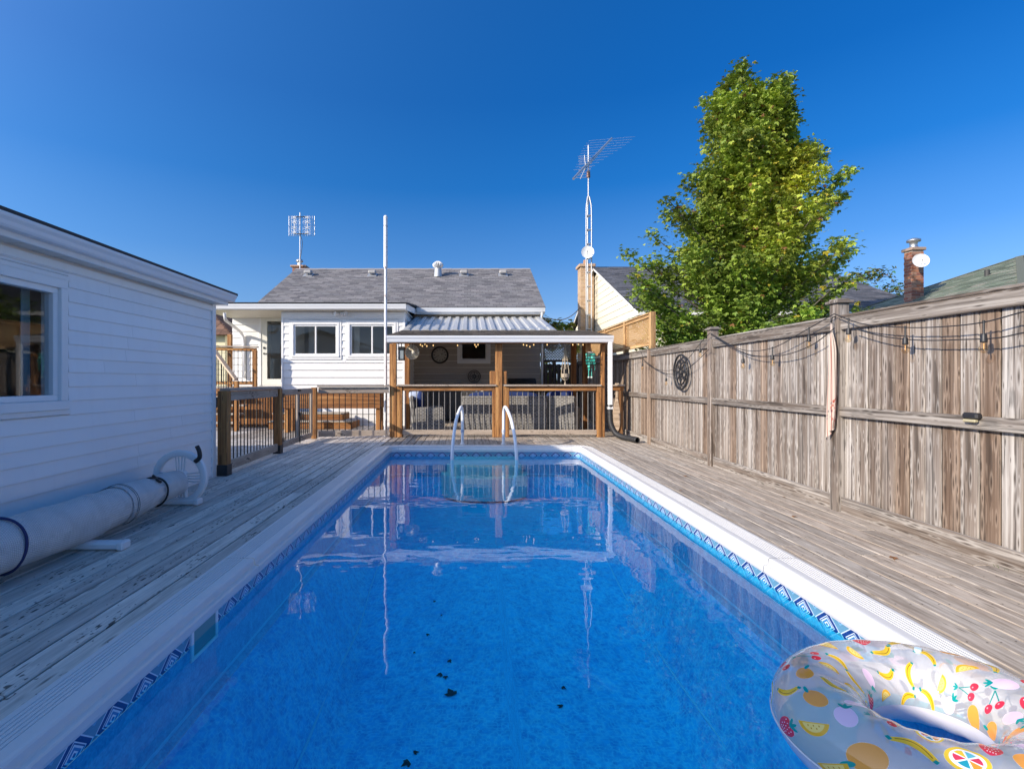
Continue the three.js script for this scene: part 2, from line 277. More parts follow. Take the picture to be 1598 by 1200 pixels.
// ---------------------------------------------------------------- the pool
const WATER = -.152;
{
  const pool = thing('swimming_pool', 'long rectangular pool with blue liner and white coping, set in the plank deck', 'swimming pool', V(.26, 0, 5));
  // path round the opening: [x, Z, outward nx, nZ, arc length]
  const loop = (off, r, n = 6) => {
    const P = [], { x0, x1, Z0, Z1 } = POOL, C = [[x1 - r, Z1 - r, 0], [x0 + r, Z1 - r, 90], [x0 + r, Z0 + r, 180], [x1 - r, Z0 + r, 270]];
    const out = [];
    C.forEach(([cx, cz, a0], k) => { for (let i = 0; i <= n; i++) { const a = (a0 + 90 * i / n) * Math.PI / 180, nx = Math.cos(a), nz = Math.sin(a); P.push([cx + nx * (r + off), cz + nz * (r + off), nx, nz]); } });
    return P;
  };
  const sweep = (path, profile, closed, uvs = 1, vs = null) => { // profile [[outwards, y], ...]
    const pos = [], uv = [], idx = [], n = profile.length; let s = 0; const rows = closed ? path.length + 1 : path.length;
    for (let i = 0; i < rows; i++) {
      const p = path[i % path.length]; if (i) { const o = path[(i - 1) % path.length]; s += Math.hypot(p[0] - o[0], p[1] - o[1]); }
      let h = 0; profile.forEach(([o, y], j) => { if (j) h += Math.hypot(o - profile[j - 1][0], y - profile[j - 1][1]); pos.push(p[0] + p[2] * o, y, -(p[1] + p[3] * o)); uv.push(s, vs ? vs[j] : h); });
    }
    for (let i = 0; i < rows - 1; i++) for (let j = 0; j < n - 1; j++) { const a = i * n + j, b = a + n; idx.push(a, a + 1, b, b, a + 1, b + 1); }
    const g = new THREE.BufferGeometry(); g.setAttribute('position', new THREE.Float32BufferAttribute(pos, 3)); g.setAttribute('uv', new THREE.Float32BufferAttribute(uv, 2)); g.setIndex(idx); g.computeVertexNormals(); return g;
  };
  // coping: lip down to the liner, flat top with shallow ribs, outer edge
  const prof = [[.012, -.085], [-.016, -.085], [-.020, -.070], [-.020, -.040], [-.014, -.032], [.004, -.030], [.010, -.024], [.012, .006], [.018, .013], [.030, .016]];
  for (let k = 0; k < 6; k++) { const a = .075 + k * .020; prof.push([a, .016], [a + .0015, .0120], [a + .0065, .0120], [a + .008, .016]); }
  prof.push([.205, .016], [.214, .012], [.216, -.02], [.150, -.02]);
  const path = loop(0, .14), m = 7, copingMat = painted(.70, .695, .69, .36);
  const flat = (g) => { const n = g.toNonIndexed(); n.computeVertexNormals(); return n; };
  const seg = (a, b, n) => Array.from({ length: n }, (_, i) => a.map((v, k) => k < 2 ? lerp(v, b[k], i / (n - 1)) : v));
  for (let k = 0; k < 4; k++) {
    part(pool, 'coping_corner', flat(sweep(path.slice(k * m, k * m + m), prof, false)), copingMat);
    const a = path[k * m + m - 1], b = path[(k * m + m) % path.length], cuts = k % 2 ? 3 : 1;
    for (let c = 0; c < cuts; c++) { const p = a.map((v, i) => i < 2 ? lerp(v, b[i], c / cuts) : v), e = a.map((v, i) => i < 2 ? lerp(v, b[i], (c + 1) / cuts) : v), L = Math.hypot(p[0] - e[0], p[1] - e[1]), g = .0022 / L; part(pool, 'coping_section', flat(sweep(seg(p.map((v, i) => i < 2 ? lerp(v, e[i], g) : v), e.map((v, i) => i < 2 ? lerp(v, p[i], g) : v), 2), prof, false)), copingMat); }
  }
  // printed band at the waterline
  const band = canvasTex(256, 256, (c, W, H) => {
    c.fillStyle = '#6496b2'; c.fillRect(0, 0, W, H);
    c.fillStyle = '#a9c8dc'; c.fillRect(0, 0, W, 9); c.fillRect(0, H - 9, W, 9); c.fillStyle = '#123a72'; c.fillRect(0, 12, W, 7); c.fillRect(0, H - 19, W, 7);
    const dia = (x, y, a, b, f) => { c.fillStyle = f; c.beginPath(); c.moveTo(x - a, y); c.lineTo(x, y - b); c.lineTo(x + a, y); c.lineTo(x, y + b); c.closePath(); c.fill(); };
    for (const x of [128, -0, 256]) for (const s of [0]) { dia(x, x === 128 ? 128 : 128, 1, 1, '#123a72'); }
    dia(128, 128, 124, 106, '#d5e4ee'); dia(128, 128, 114, 97, '#1a3a7e'); dia(128, 128, 78, 66, '#dfe9ee'); dia(128, 128, 70, 59, '#24508f'); dia(128, 128, 60, 50, '#cfe0ec'); dia(128, 128, 45, 38, '#3b7fbb'); dia(128, 128, 26, 22, '#e4eef4'); dia(128, 128, 13, 11, '#2c6aa8');
    for (const x of [0, 256]) for (const y of [20, 236]) { dia(x, y, 70, 58, '#79b2d2'); dia(x, y, 52, 43, '#1e4686'); dia(x, y, 30, 26, '#9fcadd'); }
    const q = mulberry(4); for (let i = 0; i < 500; i++) { c.fillStyle = q() < .5 ? 'rgba(255,255,255,.08)' : 'rgba(10,40,90,.10)'; c.fillRect(q() * W, q() * H, 2 + q() * 5, 2 + q() * 3); }
  });
  band.repeat.set(1 / .205, 1);
  part(pool, 'waterline_band', sweep(path, [[0, -.052], [.001, -.166]], true, 1, [1, .43]), phys({ map: band, roughness: .3, clearcoat: .3, clearcoatRoughness: .2 }));
  // liner: pebbly blue print on cove and floor; wall colour mimics shallower water
  const pebble = computed(1024, 1024, (u, v) => {
    const wx = u + .010 * (fbm(u * 14, v * 14, 14, 14, 60, 2) - .5), wy = v + .010 * (fbm(u * 14, v * 14, 14, 14, 59, 2) - .5), rid = (n, sd) => Math.pow(1 - Math.abs(2 * pn(wx * n, wy * n, n, n, sd) - 1), 3);
    const net = clamp(.75 * rid(58, 64) + .6 * rid(112, 67) * pn(u * 22, v * 22, 22, 22, 68)), big = fbm(u * 5, v * 5, 5, 5, 61, 4), mid = fbm(u * 30, v * 30, 30, 30, 63, 3), fl = pn(u * 170, v * 170, 170, 170, 62);
    let c = mix3([.003, .30, .70], [.015, .56, .94], clamp(mid * 1.7 - .3)); c = mix3(c, [.17, .84, 1], .7 * net); c = mix3(c, [.25, .86, 1], .45 * sstep(.80, .96, fl)); c = mix3(c, [.006, .16, .50], .16 * sstep(.5, .72, big)); return [...c, .5];
  }, 1.5, 1.5);
  const liner = new THREE.MeshStandardMaterial({ map: pebble.map, roughness: .55 });
  const wallWaterTint = computed(512, 512, (u, v) => { const a = pn(u * 150, v * 150, 150, 150, 65), b = fbm(u * 30, v * 30, 30, 30, 66, 3), k = clamp(.5 * a + .7 * b - .1); return [...mix3([.02, .24, .50], [.16, .62, .82], k), .5]; }, 1.2, 1.2);  // thinner water tint painted into the wall colour, less blue than the floor
  part(pool, 'liner_wall', sweep(path, [[0, -.1665], [0, -.50], [-.03, -.53]], true), new THREE.MeshStandardMaterial({ map: wallWaterTint.map, roughness: .5 }));
  // floor: cove at the walls, shallow at the far end, falling towards the near end
  const { x0, x1, Z0, Z1 } = POOL, nx = 40, nz = 90, pos = [], uv = [], idx = [];
  for (let j = 0; j <= nz; j++) for (let i = 0; i <= nx; i++) {
    const x = lerp(x0 + .03, x1 - .03, i / nx), Z = lerp(Z0 + .03, Z1 - .03, j / nz), e = Math.min(x - x0, x1 - x, Z - Z0, Z1 - Z), deep = -.84 - .42 * sstep(6.6, 3.4, Z);
    const y = lerp(-.53, deep, sstep(.02, .34 + .25 * sstep(6, 3.5, Z), e)), sl = y + .53; pos.push(x, y, -Z); uv.push(x + (x < (x0 + x1) / 2 ? -sl : sl), Z);
  }
  for (let j = 0; j < nz; j++) for (let i = 0; i < nx; i++) { const a = j * (nx + 1) + i, b = a + nx + 1; idx.push(a, a + 1, b, b, a + 1, b + 1); }
  POOL.floorY = (x, Z) => lerp(-.53, -.84 - .42 * sstep(6.6, 3.4, Z), sstep(.02, .34 + .25 * sstep(6, 3.5, Z), Math.min(x - x0, x1 - x, Z - Z0, Z1 - Z)));
  const fg = new THREE.BufferGeometry(); fg.setAttribute('position', new THREE.Float32BufferAttribute(pos, 3)); fg.setAttribute('uv', new THREE.Float32BufferAttribute(uv, 2)); fg.setIndex(idx); fg.computeVertexNormals();
  part(pool, 'liner_floor', fg, liner);
  // pale blue raised lines along the cove and floor
  part(pool, 'cove_line', sweep(path, [[-.001, -.478], [-.005, -.482], [-.005, -.496], [-.001, -.50]], true), plain(.20, .66, .86, .5));
  for (const x of [x0 + .40, x1 - .40]) part(pool, 'cove_line', tubeG(Array.from({ length: 24 }, (_, i) => { const Z = 1 + i * .345; return V(x + .01 * Math.sin(i * 1.3), POOL.floorY(x, Z) + .002, Z); }), .009, 80, 6), plain(.20, .66, .86, .5));
  // skimmer faceplate in the left wall
  const sk = grp(pool, 'skimmer', V(x0, -.12, 2.80)), fr = (a, b, c, d) => bar(sk, 'skimmer_frame', M.whiteTrim, x0 - .004, x0 + .012, a, b, c, d, { b: .003 });
  fr(-.085, -.062, 2.66, 2.94); fr(-.242, -.22, 2.66, 2.94); fr(-.22, -.085, 2.66, 2.684); fr(-.22, -.085, 2.916, 2.94);
  bar(sk, 'skimmer_flap', plain(.16, .30, .30, .4), x0 + .001, x0 + .006, -.2195, -.0855, 2.685, 2.915, { b: .001 });
  for (const Z of [2.70, 2.75, 2.80, 2.85, 2.90]) part(sk, 'screw', new THREE.SphereGeometry(.005, 6, 5), M.steel, V(x0 + .013, -.073, Z));
}
{ // water: a still sheet with slow ripples
  const N = 1024, h = new Float32Array(N * N), d = new Float32Array(N * N * 4), S = 6;
  for (let y = 0; y < N; y++) for (let x = 0; x < N; x++) { const u = x / N, v = y / N; h[y * N + x] = .0022 * fbm(u * 9, v * 14, 9, 14, 301, 2) + .0011 * fbm(u * 26, v * 40, 26, 40, 302, 2) + .00018 * pn(u * 90, v * 110, 90, 110, 303); }
  for (let y = 0; y < N; y++) for (let x = 0; x < N; x++) {
    const gx = (h[y * N + (x + 1) % N] - h[y * N + (x + N - 1) % N]) / (2 * S / N), gy = (h[((y + 1) % N) * N + x] - h[((y + N - 1) % N) * N + x]) / (2 * S / N), l = Math.hypot(gx, gy, 1), o = (y * N + x) * 4;
    d[o] = .5 - .5 * gx / l; d[o + 1] = .5 - .5 * gy / l; d[o + 2] = .5 + .5 / l; d[o + 3] = 1;
  }
  const t = new THREE.DataTexture(d, N, N, THREE.RGBAFormat, THREE.FloatType); t.wrapS = t.wrapT = THREE.RepeatWrapping; t.magFilter = THREE.LinearFilter; t.repeat.set(1 / S, 1 / S); t.needsUpdate = true;
  const g = new THREE.PlaneGeometry(POOL.x1 - POOL.x0 - .002, POOL.Z1 - POOL.Z0 - .002).rotateX(-Math.PI / 2), uv = g.attributes.uv; for (let i = 0; i < uv.count; i++) uv.setXY(i, uv.getX(i) * 3.44, uv.getY(i) * 8.97);
  const w = struct(part(scene, 'water', g, phys({ color: col(.40, .92, .985), roughness: .0, transmission: 1, thickness: 0, ior: 1.33, normalMap: t, normalScale: new THREE.Vector2(1, 1) }), V((POOL.x0 + POOL.x1) / 2, WATER, (POOL.Z0 + POOL.Z1) / 2)));
  w.userData.label = 'still clear blue pool water'; w.castShadow = false;
}

// ---------------------------------------------------------------- building kit
// one siding course: lower edge proud; u runs along the wall. frame = {o: origin, u: unit along, n: outward}
function courseG(f, ua, ub, va, vb, ua2 = ua, ub2 = ub, lip = .013) {
  const P = (u, v, n) => f.o.clone().addScaledVector(f.u, u).addScaledVector(f.n, n).add(new THREE.Vector3(0, v, 0));
  const B = [P(ua, va, 0), P(ub, va, 0), P(ub2, vb, 0), P(ua2, vb, 0)], O = [P(ua, va, lip), P(ub, va, lip), P(ub2, vb, .002), P(ua2, vb, .002)];
  const pos = [], uv = [], q = [ua, va, ub, va, ub2, vb, ua2, vb];
  const quad = (a, b, c, d, t) => { for (const [p, i] of [[a, 0], [b, 1], [c, 2], [a, 0], [c, 2], [d, 3]]) { pos.push(p.x, p.y, p.z); uv.push(...t[i]); } };
  const tf = [[ua, va], [ub, va], [ub2, vb], [ua2, vb]], te = tf.map(([a, b]) => [a, b * .2]);
  quad(O[0], O[1], O[2], O[3], tf); quad(B[0], B[1], O[1], O[0], te); quad(O[1], B[1], B[2], O[2], te); quad(B[0], O[0], O[3], B[3], te);
  const g = new THREE.BufferGeometry(); g.setAttribute('position', new THREE.Float32BufferAttribute(pos, 3)); g.setAttribute('uv', new THREE.Float32BufferAttribute(uv, 2)); g.computeVertexNormals();
  // make the front face outwards
  const n = new THREE.Vector3().fromBufferAttribute(g.attributes.normal, 0); if (n.dot(f.n) < 0) { const p = g.attributes.position, t = g.attributes.uv; for (let i = 0; i < p.count; i += 3) { for (const [A, w] of [[p, 3], [t, 2]]) for (let c = 0; c < w; c++) { const z = A.array[(i + 1) * w + c]; A.array[(i + 1) * w + c] = A.array[(i + 2) * w + c]; A.array[(i + 2) * w + c] = z; } } g.computeVertexNormals(); }
  return g;
}
// siding over a wall: openings [u0,u1,v0,v1]; range(v) clips a gable; joint = mean length of a piece (0: none)
function siding(parent, f, W, v0, v1, expo, openings, mats, { joint = 0, range = null, seed = 3, lip = .016, groove = .009 } = {}) {
  const q = mulberry(seed);
  for (let v = v0; v < v1 - .01; v += expo) {
    const vb = Math.min(v + expo, v1), [ra, rb] = range ? range(v) : [0, W], [ra2, rb2] = range ? range(vb) : [0, W];
    if (rb - ra < .05) continue;
    const cuts = [ra, rb]; for (const [a, b, c, d] of openings) if (c < vb && d > v) cuts.push(a, b);
    const s = [...new Set(cuts)].filter((c) => c >= ra && c <= rb).sort((a, b) => a - b);
    for (let i = 0; i < s.length - 1; i++) {
      const a = s[i], b = s[i + 1], m = (a + b) / 2; let lo = v, hi = vb;
      for (const [oa, ob, oc, od] of openings) if (m > oa && m < ob) { if (oc <= lo && od >= hi) hi = lo; else if (oc > lo && oc < hi && od >= hi) hi = oc; else if (od > lo && od < hi && oc <= lo) lo = od; }
      if (hi - lo < .012) continue;
      const js = [a]; if (joint) { let x = a + q() * joint; while (x < b - .4) { if (x > a + .4) js.push(x); x += joint * (.7 + q() * .6); } } js.push(b);
      for (let k = 0; k < js.length - 1; k++) {
        const A = js[k] + (k ? .0015 : 0), B = js[k + 1], first = js[k] === ra, last = js[k + 1] === rb;
        part(parent, 'siding_board', courseG(f, A, B, lo + groove, hi, first ? ra2 : A, last ? Math.max(rb2, (first ? ra2 : A) + .001) : B, lip), mats[Math.floor(q() * mats.length)]);
      }
    }
  }
}
// wall slab with openings behind the siding
function wallG(f, outline, openings, thick = .12) {
  const s = new THREE.Shape(outline.map(([a, b]) => new THREE.Vector2(a, b)));
  for (const [a, b, c, d] of openings) s.holes.push(new THREE.Path([[a, c], [a, d], [b, d], [b, c]].map(([x, y]) => new THREE.Vector2(x, y))));
  const g = new THREE.ExtrudeGeometry(s, { depth: thick, bevelEnabled: false }); g.translate(0, 0, -thick);
  const m = new THREE.Matrix4().makeBasis(f.u, Yup, f.n); m.setPosition(f.o); g.applyMatrix4(m); return g;
}
const frameBoxG = (f, a, b, c, d, n0, n1, bev = .004) => { const g = cbox(b - a, d - c, n1 - n0, bev).clone(), m = new THREE.Matrix4().makeBasis(f.u, Yup, f.n); g.translate((a + b) / 2, (c + d) / 2, (n0 + n1) / 2); m.setPosition(f.o); return g.applyMatrix4(m); };
// window as a part with frame bars, sashes and panes; opening [a,b,c,d]
function windowUnit(parent, f, [a, b, c, d], { trim = .07, split = 1, frameMat = M.whiteTrim, curtain = false, proud = .035, sill = true } = {}) {
  const ctr = f.o.clone().addScaledVector(f.u, (a + b) / 2).add(new THREE.Vector3(0, c, 0)), w = grp(parent, 'window', ctr);
  const bx = (n, A, B, C, D, n0, n1, m = frameMat) => part(w, n, frameBoxG(f, A, B, C, D, n0, n1), m);
  bx('frame', a - trim, b + trim, d, d + trim, -.02, proud); bx('frame', a - trim, b + trim, c - trim, c, -.02, proud + (sill ? .012 : 0)); bx('frame', a - trim, a, c, d, -.02, proud); bx('frame', b, b + trim, c, d, -.02, proud);
  const t = .045; // sash
  bx('sash', a, b, d - t, d, -.06, .012); bx('sash', a, b, c, c + t, -.06, .012); bx('sash', a, a + t, c + t, d - t, -.06, .012); bx('sash', b - t, b, c + t, d - t, -.06, .012);
  const n = split, wd = (b - a - 2 * t) / n;
  for (let i = 0; i < n; i++) {
    const x = a + t + i * wd; if (i) bx('mullion', x - .02, x + .02, c + t, d - t, -.055, .004);
    part(w, 'pane', (() => { const g = new THREE.PlaneGeometry(wd - (i ? .02 : 0) - (i < n - 1 ? .02 : 0), d - c - 2 * t), m = new THREE.Matrix4().makeBasis(f.u, Yup, f.n); g.translate(x + wd / 2 + (i ? .01 : 0) - (i < n - 1 ? .01 : 0), (c + d) / 2, -.025 - i * .006); m.setPosition(f.o); return g.applyMatrix4(m); })(), M.glass);
  }
  return w;
}
// shingle tabs on a slope: o = eave left corner, u = along eave, s = up the slope (unit), n = outward
const shingleGrain = computed(512, 512, (u, v) => { const a = pn(u * 256, v * 256, 256, 256, 81), b = fbm(u * 20, v * 20, 20, 20, 82, 4), k = .7 + .45 * a + .4 * (b - .5); return [k, k, k, a]; }, 1, 1);
const shingleMat = new THREE.MeshStandardMaterial({ map: shingleGrain.map, bumpMap: shingleGrain.bump, bumpScale: .004, roughness: .95, vertexColors: true });
function shingles(parent, o, u, s, W, L, tones, { expo = .14, tab = .32, range = null, seed = 1, name = 'shingles', mat = shingleMat } = {}) {
  const q = mulberry(seed), n = new THREE.Vector3().crossVectors(u, s).normalize(), pos = [], uv = [], cl = []; if (n.y < 0) n.negate();
  const P = (a, b, h) => o.clone().addScaledVector(u, a).addScaledVector(s, b).addScaledVector(n, h);
  const quad = (A, B, C, D, c, t) => { for (const [p, i] of [[A, 0], [B, 1], [C, 2], [A, 0], [C, 2], [D, 3]]) { pos.push(p.x, p.y, p.z); uv.push(...t[i]); cl.push(...c); } };
  for (let b = 0, row = 0; b < L - .02; b += expo, row++) {
    const be = Math.min(b + expo, L), [ra, rb] = range ? range((b + be) / 2) : [0, W];
    for (let a = ra - tab * ((row % 3) / 3 + q() * .05); a < rb; a += tab) {
      const x0 = Math.max(a, ra), x1 = Math.min(a + tab - .012, rb); if (x1 - x0 < .01) continue;
      const c0 = tones[Math.floor(q() * tones.length)], k = .80 + q() * .40, c = c0.map((z) => z * k), h = .009 + q() * .004, e = be + .01;
      const A = P(x0, b, h), B = P(x1, b, h), C = P(x1, e, .003), D = P(x0, e, .003), t = [[x0, b], [x1, b], [x1, e], [x0, e]].map(([i, j]) => [i + row * .31, j]);
      quad(A, B, C, D, c, t); quad(P(x0, b, -.002), P(x1, b, -.002), B, A, c.map((z) => z * .8), t); quad(P(x1, b, -.002), P(x1, e, -.002), C, B, c, t); quad(P(x0, e, -.002), P(x0, b, -.002), A, D, c, t);
    }
  }
  const g = new THREE.BufferGeometry(); g.setAttribute('position', new THREE.Float32BufferAttribute(pos, 3)); g.setAttribute('uv', new THREE.Float32BufferAttribute(uv, 2)); g.setAttribute('color', new THREE.Float32BufferAttribute(cl, 3)); g.computeVertexNormals();
  const m = part(parent, name, g, mat); m.userData.kind = 'stuff'; return m;
}
// brick shaft standing on x0..x1, Z0..Z1
const brickTones = { red: [[.32, .12, .07], [.40, .17, .10], [.26, .10, .07], [.36, .20, .14]], tan: [[.50, .33, .19], [.56, .40, .25], [.44, .29, .17], [.52, .36, .24]] };
function brickShaft(parent, x0, x1, Z0, Z1, y0, y1, tones, seed, name = 'brick') {
  const q = mulberry(seed), mats = tones.map((c) => plain(...c, .9)), L = tones.map(() => []);
  bar(parent, 'mortar', plain(.42, .38, .33, .95), x0 + .006, x1 - .006, y0, y1, Z0 + .006, Z1 - .006, { b: 0 });
  const bl = .215, bh = .066, j = .01, dep = .02;
  for (let y = y0, r = 0; y < y1 - .03; y += bh + j, r++) {
    const yt = Math.min(y + bh, y1);
    const run = (a, b, put) => { for (let t = a - (r % 2) * (bl + j) / 2; t < b - .01; t += bl + j) { const s = Math.max(t, a), e = Math.min(t + bl, b); if (e - s > .02) put(s, e); } };
    run(x0, x1, (s, e) => { L[Math.floor(q() * L.length)].push(barG(s, e, y, yt, Z0 - q() * .003, Z0 + dep, .003)); });
    run(Z0 + dep + .002, Z1, (s, e) => { for (const [a, b] of [[x0, x0 + dep], [x1 - dep, x1]]) L[Math.floor(q() * L.length)].push(barG(a, b, y, yt, s, e, .003)); });
  }
  L.forEach((l, i) => { if (l.length) { const m = part(parent, name, merge(l), mats[i]); m.userData.kind = 'stuff'; } });
}
const XF = (x, Z) => ({ o: V(x, 0, Z), u: new THREE.Vector3(1, 0, 0), n: new THREE.Vector3(0, 0, 1) });        // wall facing the camera, u to the right
const gutterProfile = (d, h) => [[0, h], [0, 0], [d * .62, 0], [d * .74, h * .18], [d * .80, h * .48], [d * .97, h * .72], [d, h * .86], [d, h], [d * .93, h], [d * .93, h * .88], [d * .70, h * .52], [d * .6, h * .12], [.012, h * .12], [.012, h]];
const alum = plain(.78, .79, .80, .32);

// ---------------------------------------------------------------- the white garage on the left
{
  const X = -3.2, Z1 = 6.5, Z0 = -2.2, g = thing('garage', 'long white sided garage with wide window along the left edge of the deck', 'garage', V(-6.2, 0, 2.2));
  const f = { o: V(X, 0, Z0), u: new THREE.Vector3(0, 0, -1), n: new THREE.Vector3(1, 0, 0) };
  const op = [2.4 - Z0, 4.04 - Z0, 1.045, 1.915]; // opening in u, v
  const W = Z1 - Z0;
  part(g, 'wall', wallG(f, [[0, -.1], [W, -.1], [W, 2.16], [0, 2.16]], [op]), M.white);
  const mats = [0, .012, -.012].map((k) => painted(.86 + k, .865 + k, .875 + k, .42)), t = .11;
  siding(g, f, W, .02, 2.13, .1128, [[op[0] - t, op[1] + t, op[2] - t, op[3] + t]], mats, { joint: 3.3, seed: 12, lip: .014, groove: .0055 });
  bar(g, 'corner_trim', M.whiteTrim, X - .05, X + .026, -.03, 2.14, Z1 - .055, Z1 + .03);
  bar(g, 'base_trim', M.whiteTrim, X, X + .02, -.03, .02, Z0, Z1 - .055);
  windowUnit(g, f, op, { trim: .07, split: 1, proud: .04 });
  part(g, 'window_trim', merge([frameBoxG(f, op[0] - t, op[1] + t, op[3] + .07, op[3] + t, -.01, .026), frameBoxG(f, op[0] - t, op[1] + t, op[2] - t, op[2] - .07, -.01, .03), frameBoxG(f, op[0] - t, op[0] - .07, op[2] - .07, op[3] + .07, -.01, .026)]), M.whiteTrim);
  // other walls, gable ends, floor and ceiling
  const gable = [[0, -.1], [6, -.1], [6, 2.16], [3, 3.12], [0, 2.16]];
  part(g, 'wall', wallG({ o: V(-3.202, 0, Z1), u: new THREE.Vector3(-1, 0, 0), n: new THREE.Vector3(0, 0, -1) }, gable, []), M.white);
  part(g, 'wall', wallG({ o: V(-9.2, 0, Z0), u: new THREE.Vector3(1, 0, 0), n: new THREE.Vector3(0, 0, 1) }, gable, []), M.white);
  bar(g, 'wall', M.white, -9.2, -9.08, -.1, 2.16, Z0 + .13, Z1 - .13, { b: 0 });
  bar(g, 'garage_floor', M.concrete, -9.07, -3.33, -.14, -.02, Z0 + .13, Z1 - .13, { b: 0 });
  bar(g, 'ceiling', M.room, -9.07, -3.33, 2.17, 2.2, Z0 + .13, Z1 - .13, { b: 0 });
  bar(g, 'shelf', M.dark, -5.2, -4.9, 0, 1.9, 1.8, 4.6);
  bar(g, 'curtain', plain(.16, .26, .30, .9), -3.40, -3.385, .9, 1.98, 3.94, 4.02);
  // eaves: soffit strips, fascia, gutter
  for (let Z = Z0; Z < Z1 + .05; Z += .2) bar(g, 'soffit_panel', M.warmWhite, X + .005, -3.055, 2.146, 2.158, Z, Math.min(Z + .184, Z1 + .05), { b: .005 });
  bar(g, 'frieze', M.whiteTrim, X, X + .024, 2.06, 2.126, Z0, Z1 - .055);
  bar(g, 'fascia', M.whiteTrim, -3.055, -3.035, 2.143, 2.27, Z0, Z1 + .055);
  part(g, 'gutter', alongZ(gutterProfile(.10, .085).map(([a, b]) => [a - 3.034, b + 2.185]), Z0 - .1, Z1 + .08), alum);
  part(g, 'gutter_cap', alongZ([[0, .085], [0, 0], [.062, 0], [.074, .016], [.080, .04], [.097, .06], [.10, .085]].map(([a, b]) => [a - 3.034, b + 2.185]), Z1 + .08, Z1 + .083), alum);
  const e = V(-2.985, 2.283, 0), r = V(-6.2, 3.30, 0), sl = r.clone().sub(e), L = sl.length(), s = sl.clone().normalize();
  for (const k of [1, -1]) {
    const E = k > 0 ? e : V(-9.415, 2.283, 0), S = new THREE.Vector3(s.x * k, s.y, 0), n = new THREE.Vector3(s.y * k, -s.x, 0).normalize();
    const slab = new THREE.BoxGeometry(L, .03, Z1 - Z0 + .3).rotateZ(Math.atan2(S.y, S.x)).translate(E.x + S.x * L / 2 - n.x * .016, E.y + S.y * L / 2 - n.y * .016, -(Z1 + Z0) / 2);
    part(g, 'roof_deck', slab, plain(.05, .05, .052, .9));
    shingles(g, V(E.x, E.y, Z1 + .15), new THREE.Vector3(0, 0, 1), S, Z1 - Z0 + .3, L, [[.07, .068, .07], [.09, .085, .085], [.055, .055, .06]], { seed: 41 });
  }
  part(g, 'drip_edge', alongZ([[-3.05, 2.274], [-2.955, 2.274], [-2.955, 2.304], [-3.05, 2.304]], Z0 - .15, Z1 + .15), plain(.03, .03, .032, .6));
}

